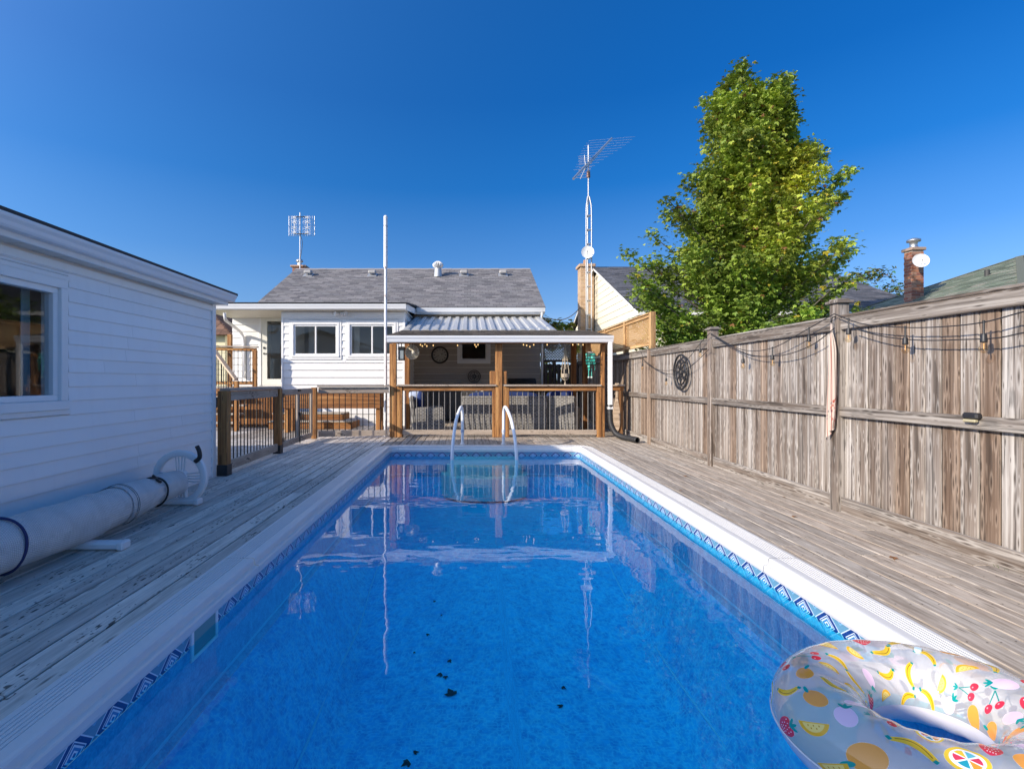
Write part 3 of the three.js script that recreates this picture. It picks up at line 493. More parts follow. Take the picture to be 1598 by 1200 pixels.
// ---------------------------------------------------------------- the house at the end of the yard
{
  const h = thing('house', 'white bungalow with grey shingle roof and sunroom at the far end of the yard', 'house', V(-2.2, 0, 18.5));
  const wh = [0, .012, -.012].map((k) => painted(.80 + k, .795 + k, .785 + k, .45));
  const WX0 = -6.55, WX1 = 2.2, WZ = 16.3, WB = 23.6, EY = 3.4;
  // wall of the covered patio
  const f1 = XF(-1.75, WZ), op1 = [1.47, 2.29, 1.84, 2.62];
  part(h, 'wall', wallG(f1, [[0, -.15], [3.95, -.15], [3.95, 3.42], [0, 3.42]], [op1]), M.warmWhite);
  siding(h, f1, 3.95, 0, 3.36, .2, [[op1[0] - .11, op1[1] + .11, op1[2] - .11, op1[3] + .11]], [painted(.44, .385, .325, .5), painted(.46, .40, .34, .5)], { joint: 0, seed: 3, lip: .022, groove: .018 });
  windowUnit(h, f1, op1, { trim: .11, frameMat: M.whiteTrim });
  // side and back walls, floor, ceiling
  bar(h, 'wall', wh[0], WX1 - .12, WX1, -.15, 3.42, WZ + .13, WB - .13, { b: 0 }); bar(h, 'wall', wh[0], WX0, WX1, -.15, 3.42, WB - .12, WB, { b: 0 });
  bar(h, 'wall', wh[0], WX0, WX0 + .12, -.15, 3.42, 15.63, WB - .13, { b: 0 });
  bar(h, 'ceiling', M.room, WX0 + .13, WX1 - .13, 3.36, 3.40, WZ + .14, WB - .13, { b: 0 }); bar(h, 'house_floor', M.room, WX0 + .13, WX1 - .13, .8, .9, WZ + .14, WB - .13, { b: 0 });
  // sunroom
  const f2 = XF(-5.03, 14), SW = 3.28, opA = [.31, 1.48, 1.88, 2.70], opB = [1.82, 3.00, 1.88, 2.70];
  part(h, 'wall', wallG(f2, [[0, -.15], [SW, -.15], [SW, 3.06], [0, 3.06]], [opA, opB]), wh[0]);
  const wt = .115;
  siding(h, f2, SW, -.1, 3.04, .196, [opA, opB].map(([a, b, c, d]) => [a - wt, b + wt, c - wt, d + wt]), wh, { joint: 0, seed: 5, lip: .022, groove: .018 });
  for (const o of [opA, opB]) { windowUnit(h, f2, o, { trim: .055, split: 2, proud: .04 }); const [a, b, c, d] = o; part(h, 'window_trim', merge([frameBoxG(f2, a - wt, b + wt, d + .055, d + wt, -.01, .028), frameBoxG(f2, a - wt, b + wt, c - wt, c - .055, -.01, .034), frameBoxG(f2, a - wt, a - .055, c - .055, d + .055, -.01, .028), frameBoxG(f2, b + .055, b + wt, c - .055, d + .055, -.01, .028)]), M.whiteTrim); }
  bar(h, 'frieze', M.whiteTrim, -5.03, -1.75, 2.90, 3.04, 13.965, 13.985);
  const f3 = { o: V(-1.75, 0, 14), u: new THREE.Vector3(0, 0, -1), n: new THREE.Vector3(1, 0, 0) };
  bar(h, 'wall', wh[0], -1.87, -1.75, -.15, 3.06, 14.13, WZ - .01, { b: 0 });
  siding(h, f3, 2.28, -.1, 3.04, .196, [], wh, { seed: 6, lip: .022, groove: .018 });
  bar(h, 'corner_trim', M.whiteTrim, -1.79, -1.732, -.1, 3.04, 13.975, 14.04); bar(h, 'corner_trim', M.whiteTrim, -5.05, -4.99, -.1, 3.04, 13.975, 14.03);
  bar(h, 'wall', wh[0], -5.03, -4.91, -.15, 3.06, 14.13, 15.5, { b: 0 });
  bar(h, 'house_floor', M.room, -4.9, -1.88, .9, 1.0, 14.13, 16.1, { b: 0 }); bar(h, 'wall', M.room, -4.9, -1.88, -.15, 3.06, 16.14, 16.28, { b: 0 });
  bar(h, 'ceiling', M.room, -4.9, -1.88, 3.0, 3.05, 14.13, 16.1, { b: 0 });
  for (const x of [-4.6, -3.3, -2.2]) bar(h, 'curtain', M.curtain, x, x + .16, 1.7, 2.9, 14.9, 14.93);
  // recessed porch wall with the glazed door
  const f4 = XF(-7.05, 15.5), dO = [.86, 1.76, 1.06, 3.12];
  part(h, 'wall', wallG(f4, [[0, -.15], [2.02, -.15], [2.02, 3.3], [0, 3.3]], [dO]), wh[0]);
  siding(h, f4, 2.02, -.1, 3.24, .196, [[dO[0] - .07, dO[1] + .07, dO[2] - .02, dO[3] + .07]], wh, { seed: 8, lip: .022, groove: .018 });
  part(h, 'door_frame', merge([frameBoxG(f4, dO[0] - .07, dO[0], dO[2], dO[3] + .07, -.02, .03), frameBoxG(f4, dO[1], dO[1] + .07, dO[2], dO[3] + .07, -.02, .03), frameBoxG(f4, dO[0], dO[1], dO[3], dO[3] + .07, -.02, .03)]), M.whiteTrim);
  const door = grp(h, 'door', V(-5.75, 1.06, 15.5)), gl = [1.03, 1.60, 1.25, 2.96];
  part(door, 'door_leaf', wallG({ ...f4, o: V(-7.05, 0, 15.49) }, [[dO[0], dO[2]], [dO[1], dO[2]], [dO[1], dO[3]], [dO[0], dO[3]]], [gl], .045), painted(.72, .72, .66, .4));
  part(door, 'pane', (() => { const g = new THREE.PlaneGeometry(gl[1] - gl[0], gl[3] - gl[2]); g.translate(-7.05 + (gl[0] + gl[1]) / 2, (gl[2] + gl[3]) / 2, -15.51); return g; })(), M.glass);
  part(door, 'door_handle', merge([rodG(V(-6.10, 2.0, 15.47), V(-5.98, 2.0, 15.44), .012), cbox(.05, .05, .02, .004).clone().translate(-6.10, 2.0, -15.475), cbox(.055, .06, .025, .004).clone().translate(-6.10, 2.17, -15.475)]), M.black);
  bar(h, 'interior_wall', M.room, -7.0, -5.0, .9, 3.3, 16.9, 17.0, { b: 0 });
  // low roof over sunroom and porch: soffit, membrane, fascia, gutter
  bar(h, 'soffit', M.beige, -7.1, -1.69, 3.055, 3.075, 13.68, 15.49, { b: .002 });
  bar(h, 'fascia', M.whiteTrim, -7.1, -1.66, 3.05, 3.20, 13.66, 13.678);
  part(h, 'gutter', alongX(gutterProfile(.10, .125).map(([a, b]) => [a - 13.655, b + 3.065]), -7.1, -1.66), alum);
  part(h, 'low_roof', (() => { const g = new THREE.BoxGeometry(5.5, .05, 2.8).rotateX(Math.atan2(.30, 2.75)); g.translate(-4.38, 3.37, -15.0); return g; })(), plain(.022, .023, .026, .8));
  part(h, 'low_roof_edge', alongX([[-13.70, 3.20], [-13.62, 3.20], [-13.62, 3.222], [-13.70, 3.226]], -7.12, -1.64), plain(.02, .02, .022, .6));
  // side fascia at the right end of that roof
  part(h, 'fascia', beamG(V(-1.665, 3.13, 13.70), V(-1.665, 3.32, 16.0), .02, .17), M.whiteTrim);
  // downspout with elbow at the left
  part(h, 'downspout', tubeG([at(350, 488, 13.65), at(351, 497, 13.7), at(361, 507, 14.4), at(376, 520, 15.35), at(379, 526, 15.42), at(379, 590, 15.42)], .042, 40, 8), M.whiteTrim);
  // main roof
  const RX0 = -6.66, RX1 = 2.32, eZ = 15.95, rZ = 20, eY = 3.44, rY = 5.48, sl = new THREE.Vector3(0, rY - eY, -(rZ - eZ)), L = sl.length(), s = sl.clone().normalize();
  const gt = [[.215, .205, .205], [.25, .235, .23], [.175, .165, .17], [.225, .215, .215], [.275, .255, .25]];
  const uX = new THREE.Vector3(1, 0, 0);
  for (const k of [1, -1]) {
    const S = new THREE.Vector3(0, s.y, s.z * k), E = V(RX0, eY, k > 0 ? eZ : 2 * rZ - eZ);
    const slab = new THREE.BoxGeometry(RX1 - RX0, .03, L).rotateX(Math.atan2(S.y, -S.z * 1) * (1)).translate((RX0 + RX1) / 2, 0, 0); slab.translate(0, (eY + rY) / 2 - .018, E.z + S.z * L / 2); part(h, 'roof_deck', slab, plain(.06, .06, .06, .9));
    shingles(h, E, uX, S, RX1 - RX0, L, gt, { seed: 91 + k, expo: .145, tab: .30 });
  }
  const gab = (x) => { const sh = new THREE.Shape([[-(WB - .15), 3.3], [-(16.32), 3.3], [-16.2, 3.42], [-rZ, rY - .08], [-(WB + .1), 3.42]].map(([a, b]) => new THREE.Vector2(-a, b))); const g = new THREE.ExtrudeGeometry(sh, { depth: .1, bevelEnabled: false }); g.applyMatrix4(new THREE.Matrix4().makeBasis(new THREE.Vector3(0, 0, -1), Yup, new THREE.Vector3(1, 0, 0))); g.translate(x, 0, 0); return g; };
  part(h, 'gable_wall', gab(WX0 + .01), wh[0]); part(h, 'gable_wall', gab(WX1 - .11), wh[0]);
  part(h, 'ridge_cap', merge(Array.from({ length: 30 }, (_, i) => [1, -1].map((k) => cbox(.302, .012, .15, .003).clone().rotateX(k * .466).translate(RX0 + .15 + i * .299, rY - .018 + (i % 2) * .004, -rZ + k * .066))).flat()), plain(.32, .30, .30, .95));
  bar(h, 'fascia', M.whiteTrim, -1.65, RX1 - .02, 3.24, 3.415, eZ + .04, eZ + .06);
  bar(h, 'soffit', M.warmWhite, -1.65, RX1 - .06, 3.235, 3.25, eZ + .062, WZ - .02, { b: .002 });
  part(h, 'gutter', alongX(gutterProfile(.10, .12).map(([a, b]) => [a - eZ - .038, b + 3.295]), -1.62, RX1 - .02), alum);
  part(h, 'downspout', tubeG([V(2.22, 3.30, 15.95), V(2.22, 3.2, 15.98), V(2.24, 3.0, 16.22), V(2.25, 2.8, 16.26), V(2.25, .1, 16.26)], .04, 40, 8), M.whiteTrim);
  // box vents and turbine on the roof
  const onRoof = (px, py) => { // nearest point of the front slope on that line of sight
    const k = (rY - eY) / (rZ - eZ), t = (CY - py) / F; const Z = (eY - EYE - k * eZ) / (t - k); return V((px - CX) * Z / F, EYE + t * Z, Z); };
  for (const px of [481, 581, 724, 785]) { const p = onRoof(px, 430), v = grp(h, 'roof_vent', p); part(v, 'vent_base', cbox(.34, .02, .36, .004).clone().rotateX(.466), M.galv, p.clone().add(new THREE.Vector3(0, .02, 0))); part(v, 'vent_hood', cbox(.27, .12, .25, .03).clone().rotateX(.12), plain(.42, .41, .40, .6), p.clone().add(new THREE.Vector3(0, .13, .02))); }
  { const p = onRoof(683.5, 431), v = grp(h, 'turbine_vent', p);
    part(v, 'vent_collar', new THREE.CylinderGeometry(.125, .15, .30, 20).translate(0, .12, 0), M.galv, p);
    const fins = []; for (let i = 0; i < 18; i++) { const a = i / 18 * Math.PI * 2, pts = []; for (let k = 0; k <= 5; k++) { const t = k / 5 * Math.PI; pts.push(new THREE.Vector3(Math.cos(a + k * .06) * (.06 + .13 * Math.sin(t)), .28 + .25 * k / 5, Math.sin(a + k * .06) * (.06 + .13 * Math.sin(t)))); } fins.push(new THREE.TubeGeometry(new THREE.CatmullRomCurve3(pts), 8, .017, 5)); }
    part(v, 'turbine_fins', merge(fins), M.whiteMetal, p); part(v, 'turbine_cap', new THREE.SphereGeometry(.085, 14, 8, 0, 7, 0, 1.5).translate(0, .47, 0), M.whiteMetal, p); part(v, 'turbine_core', new THREE.CylinderGeometry(.07, .09, .22, 12).translate(0, .39, 0), M.dark, p); }
  // brick chimney at the left end of the ridge
  const cx = -6.75, cZ = 20.7, ch = grp(h, 'chimney', V(cx, 5, cZ));
  brickShaft(ch, cx - .22, cx + .26, cZ - .2, cZ + .2, 4.6, 5.66, brickTones.red, 31);
  bar(ch, 'chimney_cap', plain(.45, .28, .18, .9), cx - .29, cx + .33, 5.66, 5.73, cZ - .27, cZ + .27, { b: .012 });
  part(ch, 'flue', new THREE.LatheGeometry([[0, .0], [.13, .0], [.13, .03], [.085, .05], [.085, .16], [.14, .18], [.14, .23], [.06, .30], [0, .30]].map(([a, b]) => new THREE.Vector2(a, b)), 16), M.steel, V(cx, 5.73, cZ));
  // ribbed metal roof over the patio
  const mTop = [16.22, 3.16], mBot = [13.15, 2.455], dZ = mTop[0] - mBot[0], dy = mTop[1] - mBot[1], ML = Math.hypot(dZ, dy), pw = .246;
  const prof = [[0, 0], [.055, 0], [.065, .042], [.165, .042], [.175, 0], [pw, 0], [pw, -.004], [.179, -.004], [.169, .038], [.061, .038], [.053, -.004], [0, -.004]];
  const pg = alongZ(prof, -ML / 2, ML / 2).rotateX(Math.atan2(dy, dZ));
  const metal = [phys({ color: col(.60, .60, .585), roughness: .34, metalness: .25 }), phys({ color: col(.55, .55, .54), roughness: .38, metalness: .25 })];
  const mr = grp(h, 'metal_roof', V(0, 2.8, 14.7)); let i = 0;
  for (let x = -1.72; x < 2.03; x += pw, i++) part(mr, 'roof_panel', pg, metal[i % 3 ? 0 : 1], V(x, (mTop[1] + mBot[1]) / 2, (mTop[0] + mBot[0]) / 2));
  part(mr, 'rafter', merge([-1.6, -.7, .2, 1.1, 1.95].map((x) => beamG(V(x, mBot[1] - .08, mBot[0] + .02), V(x, mTop[1] - .09, mTop[0] - .1), .04, .12))), M.cedar[2]);
  // twin floodlight under the sunroom eave
  const fl = grp(h, 'floodlight', V(-3.42, 3.0, 13.9)); part(fl, 'mount', cbox(.12, .10, .06, .01), M.whiteMetal, V(-3.42, 2.98, 13.94));
  for (const k of [-1, 1]) part(fl, 'lamp_head', new THREE.LatheGeometry([[0, 0], [.03, 0], [.035, .06], [.06, .13], [.055, .135], [0, .11]].map(([a, b]) => new THREE.Vector2(a, b)), 14).rotateX(1.9).rotateY(k * .7).rotateZ(k * .6), M.whiteMetal, V(-3.42 + k * .06, 2.97, 13.9));
}

// ---------------------------------------------------------------- pergola over the patio
const woodBox = (p, n, m, x0, x1, y0, y1, Z0, Z1) => bar(p, n, m, x0, x1, y0, y1, Z0, Z1, { b: .006, v: Math.floor(rnd() * 9) });
function balusters(parent, a, b, y0, y1, n, mat = M.blackMetal, r = .0085) { const g = new THREE.CylinderGeometry(r, r, y1 - y0, 8); for (let i = 0; i < n; i++) { const t = (i + .5) / n; part(parent, 'baluster', g, mat, V(lerp(a[0], b[0], t), (y0 + y1) / 2, lerp(a[1], b[1], t))); } }
{
  const p = thing('pergola', 'cedar framed lean-to shelter with white gutter in front of the house patio', 'pergola', V(.6, 0, 11.2)), c = M.cedar;
  const FZ = 11.05;
  // posts
  woodBox(p, 'post', c[0], -1.70, -1.56, 0, 1.98, FZ, FZ + .14); woodBox(p, 'post', c[1], -1.555, -1.43, 0, 1.08, FZ + .01, FZ + .13);
  woodBox(p, 'post', c[0], .545, .69, 0, 1.98, FZ, FZ + .14); woodBox(p, 'post', c[1], .48, .541, 0, 1.08, FZ + .02, FZ + .13); woodBox(p, 'post', c[1], .694, .84, 0, 1.08, FZ + .02, FZ + .13);
  woodBox(p, 'post', c[0], 2.80, 2.87, 0, 1.98, FZ + .02, FZ + .15); woodBox(p, 'post', c[1], 2.70, 2.796, 0, 1.08, FZ, FZ + .12);
  woodBox(p, 'post', c[2], -1.61, -1.49, 0, 2.30, 12.9, 13.02); woodBox(p, 'post', c[2], 2.52, 2.64, 0, 2.3, 12.9, 13.02); woodBox(p, 'post', c[2], 2.80, 2.92, 0, 2.3, 12.9, 13.02);
  // short planter boards on the middle post
  for (const [x0, x1] of [[.43, .541], [.694, .79]]) woodBox(p, 'post_board', c[0], x0, x1, 1.125, 1.40, FZ + .03, FZ + .13);
  // beams, rafters
  woodBox(p, 'beam', c[2], -1.66, 2.93, 1.99, 2.075, FZ + .145, FZ + .19); woodBox(p, 'beam', c[2], -1.66, 2.93, 2.27, 2.37, 12.86, 12.9);
  for (let x = -1.62; x < 2.95; x += .6) part(p, 'rafter', beamG(V(x, 2.065, 10.95), V(x, 2.36, 13.05), .04, .09, 2), c[2]);
  // roof: boards, shingles, drip edge
  const e = V(-1.72, 2.14, 10.86), t = V(-1.72, 2.452, 13.12), S = t.clone().sub(e), L = S.length(); S.normalize();
  part(p, 'roof_deck', new THREE.BoxGeometry(4.70, .02, L).rotateX(Math.asin(S.y)).translate(.63, 2.296 - .014, -11.99), c[2]);
  shingles(p, e, new THREE.Vector3(1, 0, 0), S, 4.70, L, [[.17, .15, .14], [.13, .115, .11], [.21, .185, .17], [.10, .09, .09]], { seed: 61, expo: .14, tab: .3 });
  part(p, 'gutter', alongX(gutterProfile(.11, .135).map(([a, b]) => [a - 10.90, b + 1.995]), -1.72, 2.98), alum);
  part(p, 'gutter_cap', alongX([[0, .135], [0, 0], [.068, 0], [.088, .06], [.107, .1], [.11, .135]].map(([a, b]) => [a - 10.90, b + 1.995]), 2.98, 2.984), alum); part(p, 'gutter_cap', alongX([[0, .135], [0, 0], [.068, 0], [.088, .06], [.107, .1], [.11, .135]].map(([a, b]) => [a - 10.90, b + 1.995]), -1.724, -1.72), alum);
  woodBox(p, 'fascia', c[1], -1.70, 2.97, 1.985, 2.115, 10.902, 10.93);
  // downspout of the gutter
  const ds = part(p, 'downspout', cbox(.088, 1.34, .085, .012, 1), M.whiteTrim, V(2.925, 1.33, 10.86)); bar(p, 'downspout_coupling', M.whiteTrim, 2.872, 2.978, .60, .66, 10.805, 10.915, { b: .01 });
  // railing between the posts
  for (const [a, b] of [[-1.43, .48], [.84, 2.70]]) {
    woodBox(p, 'cap_rail', M.greyRail, a - .12, b + .09, 1.08, 1.117, FZ - .03, FZ + .12); woodBox(p, 'top_rail', c[0], a, b, .985, 1.078, FZ + .03, FZ + .07); woodBox(p, 'bottom_rail', M.greyRail, a, b, .055, .155, FZ + .02, FZ + .07);
    balusters(p, [a, FZ + .085], [b, FZ + .085], .1, 1.0, Math.round((b - a) / .118), plain(.22, .21, .20, .45));  // sunlit look of dark bronze put into this lighter colour
  }
  woodBox(p, 'top_rail', c[0], 2.98, 3.28, .99, 1.08, FZ + .05, FZ + .09); woodBox(p, 'cap_rail', M.greyRail, 2.96, 3.30, 1.082, 1.115, FZ, FZ + .12); woodBox(p, 'post', M.oldCedar, 3.18, 3.27, 0, 1.0, FZ + .06, FZ + .14);
}
{ // black drain pipe from the downspout
  const pts = [V(2.925, .70, 10.86), V(2.925, .50, 10.86), V(2.935, .30, 10.83), V(3.0, .12, 10.72), V(3.09, .065, 10.50), V(3.16, .062, 10.25), V(3.21, .062, 9.98)];
  const cv = new THREE.CatmullRomCurve3(pts), g = new THREE.TubeGeometry(cv, 150, .055, 14), p = g.attributes.position, n = g.attributes.normal;
  for (let i = 0; i < p.count; i++) { const ring = Math.floor(i / 15), k = (ring % 3 === 0 ? -.006 : .003); p.setXYZ(i, p.getX(i) + n.getX(i) * k, p.getY(i) + n.getY(i) * k, p.getZ(i) + n.getZ(i) * k); } g.computeVertexNormals();
  tag(part(scene, 'drain_pipe', g, plain(.025, .025, .027, .5)), 'black corrugated drain pipe bending from white downspout onto the deck', 'drain pipe');
}
{ // wooden paddle leaning by the fence
  const t = thing('paddle', 'pale wooden paddle leaning upside down between downspout and plank fence', 'paddle', V(3.11, .1, 11.1));
  const s = new THREE.Shape(); s.moveTo(-.02, 1.0); s.lineTo(-.02, .72); s.bezierCurveTo(-.03, .62, -.075, .5, -.08, .3); s.bezierCurveTo(-.08, .12, -.06, .02, 0, 0); s.bezierCurveTo(.06, .02, .08, .12, .08, .3); s.bezierCurveTo(.075, .5, .03, .62, .02, .72); s.lineTo(.02, 1.0); s.closePath();
  local(t, 'blade', new THREE.ExtrudeGeometry(s, { depth: .014, bevelSize: .006, bevelThickness: .006, bevelSegments: 2, curveSegments: 10 }), woodMats(T.deckSun, [[1.2, 1.05, .9]])[0], 0, 0, 0); local(t, 'shaft', new THREE.CylinderGeometry(.017, .017, .25, 10).translate(0, .9, .007), woodMats(T.deckSun, [[1.1, 1, .85]])[0]); local(t, 'grip', cbox(.09, .035, .03, .01), woodMats(T.deckSun, [[1.1, 1, .85]])[0], 0, 1.03, .007);
  t.rotation.set(-.05, 0, -.04);
}

// ---------------------------------------------------------------- railing and gate left of the pool
function fenceRun(t, x0, Z0, x1, Z1, wood, { y1 = 1.03, n, cap = true, inner = 0 }) {
  const P = (k, y) => V(lerp(x0, x1, k), y, lerp(Z0, Z1, k));
  if (cap) part(t, 'cap_rail', beamG(P(-.015, 1.085), P(1.015, 1.085), .14, .036, 3), wood);
  part(t, 'top_rail', beamG(P(0, y1 - .03), P(1, y1 - .03), .04, .12, 1), wood); part(t, 'bottom_rail', beamG(P(0, .105), P(1, .105), .04, .12, 2), wood);
  balusters(t, [x0 + inner, Z0], [x1 + inner, Z1], .16, y1 - .05, n);
}
{
  const t = thing('pool_railing', 'brown wood railing with black balusters running back from the garage corner', 'railing', V(-3.08, 0, 7.5)), post = (x, Z, w, m) => { woodBox(t, 'post', m, x - w / 2, x + w / 2, .13, 1.07, Z - w / 2, Z + w / 2); bar(t, 'post_base', M.black, x - w / 2 - .008, x + w / 2 + .008, 0, .14, Z - w / 2 - .008, Z + w / 2 + .008); };
  post(-3.115, 6.62, .12, M.cedar[1]); post(-3.17, 8.62, .11, M.cedar[1]);
  fenceRun(t, -3.125, 6.69, -3.165, 8.55, M.greyRail, { n: 16, inner: -.03 });
  bar(t, 'post_bracket', M.black, -3.205, -3.178, .86, .99, 6.58, 6.68);
}
{
  const t = thing('pool_gate', 'brown wood gate with black balusters and latch between two railings', 'gate', V(-3.06, 0, 9.6));
  for (const Z of [8.74, 9.60, 10.42]) woodBox(t, 'stile', M.greyRail, -3.19, -3.15, .1, 1.03, Z - .04, Z + .04);
  part(t, 'top_rail', beamG(V(-3.165, 1.0, 8.79), V(-3.165, 1.0, 10.37), .045, .10, 4), M.greyRail); part(t, 'bottom_rail', beamG(V(-3.165, .12, 8.79), V(-3.165, .12, 10.37), .045, .10, 5), M.greyRail);
  balusters(t, [-3.17, 8.80], [-3.17, 9.55], .16, .97, 6); balusters(t, [-3.17, 9.66], [-3.17, 10.36], .16, .97, 6);
  part(t, 'latch', merge([cbox(.03, .04, .14, .006).clone().translate(-3.135, 1.02, -9.6), rodG(V(-3.13, .05, 9.62), V(-3.13, .62, 9.62), .010), cbox(.03, .06, .05, .006).clone().translate(-3.13, .58, -9.62)]), M.black);
  for (const y of [.2, .95]) bar(t, 'hinge', M.black, -3.149, -3.14, y - .03, y + .03, 8.69, 8.86, { b: .002 });
}
{
  const t = thing('pool_railing', 'brown wood railing with thin black balusters between the gate and pergola', 'railing', V(-2.3, 0, 10.75));
  woodBox(t, 'post', M.cedar[1], -3.21, -3.11, .02, 1.06, 10.55, 10.66);
  fenceRun(t, -3.11, 10.72, -1.705, 11.0, M.greyRail, { n: 12, inner: 0, cap: true });
}
{ // white pole
  const t = thing('white_pole', 'tall slim white pole with rust spots beside the pergola corner', 'pole', V(-1.83, 0, 11.35));
  const rust = computed(64, 512, (u, v) => { const k = sstep(.70, .84, fbm(u * 3, v * 22, 3, 22, 404, 3) + .1 * sstep(.5, .9, v)); return mix3([.80, .80, .80], [.30, .17, .10], k * .8).concat(.5); }, 1, 1);
  const m = new THREE.MeshStandardMaterial({ map: rust.map, roughness: .4 });
  local(t, 'pole_lower', new THREE.CylinderGeometry(.03, .034, 3.66, 14).translate(0, 1.83, 0), m); local(t, 'pole_upper', new THREE.CylinderGeometry(.042, .044, 1.08, 14).translate(0, 4.20, 0), m); local(t, 'pole_cap', new THREE.SphereGeometry(.046, 12, 8).translate(0, 4.75, 0), M.whiteMetal);
}

// ---------------------------------------------------------------- porch, steps and planter table left of the sunroom
{
  const t = thing('porch', 'raised wooden porch with stair railing outside the glazed house door', 'porch', V(-6.1, 0, 14.7));
  for (let x = -7.05; x < -5.06; x += .143) woodBox(t, 'deck_board', M.deckSun[Math.floor(rnd() * 5)], x, x + .137, 1.0, 1.035, 13.3, 15.45);
  for (let x = -7.05; x < -5.06; x += .145) woodBox(t, 'skirt_board', M.cedar[2], x, x + .14, .02, .86, 13.33, 13.35);
  woodBox(t, 'rim_board', M.cedar[2], -7.06, -5.04, .86, .998, 13.29, 13.328); for (const x of [-7.0, -5.2]) woodBox(t, 'post', M.cedar[1], x, x + .1, 0, .99, 13.36, 13.46);
  // railing on the porch
  const post = (x, Z, y) => woodBox(t, 'post', M.cedar[0], x - .05, x + .05, 1.04, y, Z - .05, Z + .05);
  post(-6.75, 13.55, 2.05); post(-5.58, 13.55, 1.98); post(-6.25, 13.6, 2.4);
  part(t, 'cap_rail', beamG(V(-6.95, 2.10, 13.55), V(-5.5, 2.07, 13.55), .13, .035, 2), M.greyRail); part(t, 'top_rail', beamG(V(-6.9, 2.03, 13.55), V(-5.53, 2.0, 13.55), .035, .08, 2), M.cedar[1]); part(t, 'bottom_rail', beamG(V(-6.9, 1.14, 13.55), V(-5.53, 1.14, 13.55), .035, .08, 2), M.cedar[1]);
  balusters(t, [-6.9, 13.52], [-5.53, 13.52], 1.15, 2.0, 13);
  // sloped stair rail coming down towards the camera
  part(t, 'stair_rail', beamG(V(-6.6, 2.06, 13.35), V(-5.55, 1.22, 12.4), .10, .05, 3), woodMats(T.deckSun, [[1.15, 1.0, .85]])[0]); part(t, 'post', beamG(V(-5.55, 0, 12.42), V(-5.55, 1.19, 12.42), .09, .09, 2), M.cedar[1]);
  for (let i = 0; i < 9; i++) { const k = (i + .5) / 9, x = lerp(-6.55, -5.6, k), Z = lerp(13.3, 12.45, k), y = lerp(2.02, 1.24, k); part(t, 'baluster', rodG(V(x, y - .82, Z), V(x, y, Z), .009, 8), M.blackMetal); }
  for (let i = 0; i < 4; i++) woodBox(t, 'stair_tread', M.deckSun[i], -6.9, -5.6, .16 + i * .2, .2 + i * .2, 12.5 + i * .21, 12.74 + i * .21);
}
{
  const t = thing('wooden_steps', 'two broad brown wooden steps on the deck before the sunroom', 'steps', V(-4, 0, 13.2));
  [[-5.0, -2.93, 0, .20], [-5.0, -3.2, .2, .38]].forEach(([x0, x1, y0, y1], i) => { const Z = 12.9 + i * .3; woodBox(t, 'riser', M.cedar[2], x0, x1, y0, y1 - .036, Z + .02, Z + .055); bar(t, 'side_board', M.cedar[2], x1 - .03, x1, y0, y1 - .036, Z + .056, 13.9); for (let k = 0; k < 2 + 2 * i; k++) woodBox(t, 'tread', M.deckSun[(k + i) % 5], x0, x1 + .02, y1 - .034, y1, Z + k * .145, Z + k * .145 + .14); });
}
{
  const t = thing('planter_table', 'long brown wooden planter table on legs behind the front railing', 'planter', V(-3.1, 0, 12.2));
  woodBox(t, 'front_board', M.cedar[2], -4.3, -2.06, .74, .92, 12.0, 12.04); woodBox(t, 'front_board', M.cedar[2], -4.3, -2.06, .56, .735, 12.0, 12.04); woodBox(t, 'side_board', M.cedar[2], -2.10, -2.06, .56, .92, 12.045, 12.5); woodBox(t, 'back_board', M.cedar[2], -4.3, -2.06, .56, .92, 12.5, 12.54);
  bar(t, 'soil', plain(.05, .035, .025, 1), -4.28, -2.10, .78, .86, 12.042, 12.498); woodBox(t, 'cap_board', M.greyRail, -4.33, -2.03, .922, .955, 11.97, 12.06);
  woodBox(t, 'leg', M.cedar[0], -2.17, -2.062, 0, .555, 12.05, 12.15); woodBox(t, 'leg', M.oldCedar, -2.17, -2.07, 0, .555, 12.4, 12.5); woodBox(t, 'leg', M.cedar[0], -4.28, -4.18, 0, .555, 12.05, 12.15); woodBox(t, 'leg', M.cedar[0], -4.28, -4.18, 0, .555, 12.4, 12.5);
}

// ---------------------------------------------------------------- patio furniture
const weave = computed(256, 256, (u, v) => { const a = Math.floor(u * 8), b = Math.floor(v * 12), h = (a + b) % 2, fx = u * 8 % 1, fy = v * 12 % 1, k = Math.sin(fx * Math.PI) * Math.sin(fy * Math.PI), t = hash(a, b, 5) * .4 + hash(3, b, 9) * .6; const c = mix3([.08, .075, .07], [.50, .48, .45], clamp(.1 + t * .65 + h * .25)); return [...c.map((z) => z * (.35 + .65 * Math.sqrt(k))), k]; }, .40, .42);
const wicker = new THREE.MeshStandardMaterial({ map: weave.map, bumpMap: weave.bump, bumpScale: .006, roughness: .7 });
const navy = plain(.015, .035, .14, .9), creamCloth = plain(.55, .50, .42, .95), blueWhite = plain(.45, .52, .68, .9);
function cushionG(w, h, d) { const g = new THREE.SphereGeometry(1, 24, 16), p = g.attributes.position; const sp = (x, k) => Math.sign(x) * Math.pow(Math.abs(x), k); for (let i = 0; i < p.count; i++) p.setXYZ(i, sp(p.getX(i), .45) * w / 2, sp(p.getY(i), .45) * h / 2, sp(p.getZ(i), .7) * d / 2); g.computeVertexNormals(); return g; }
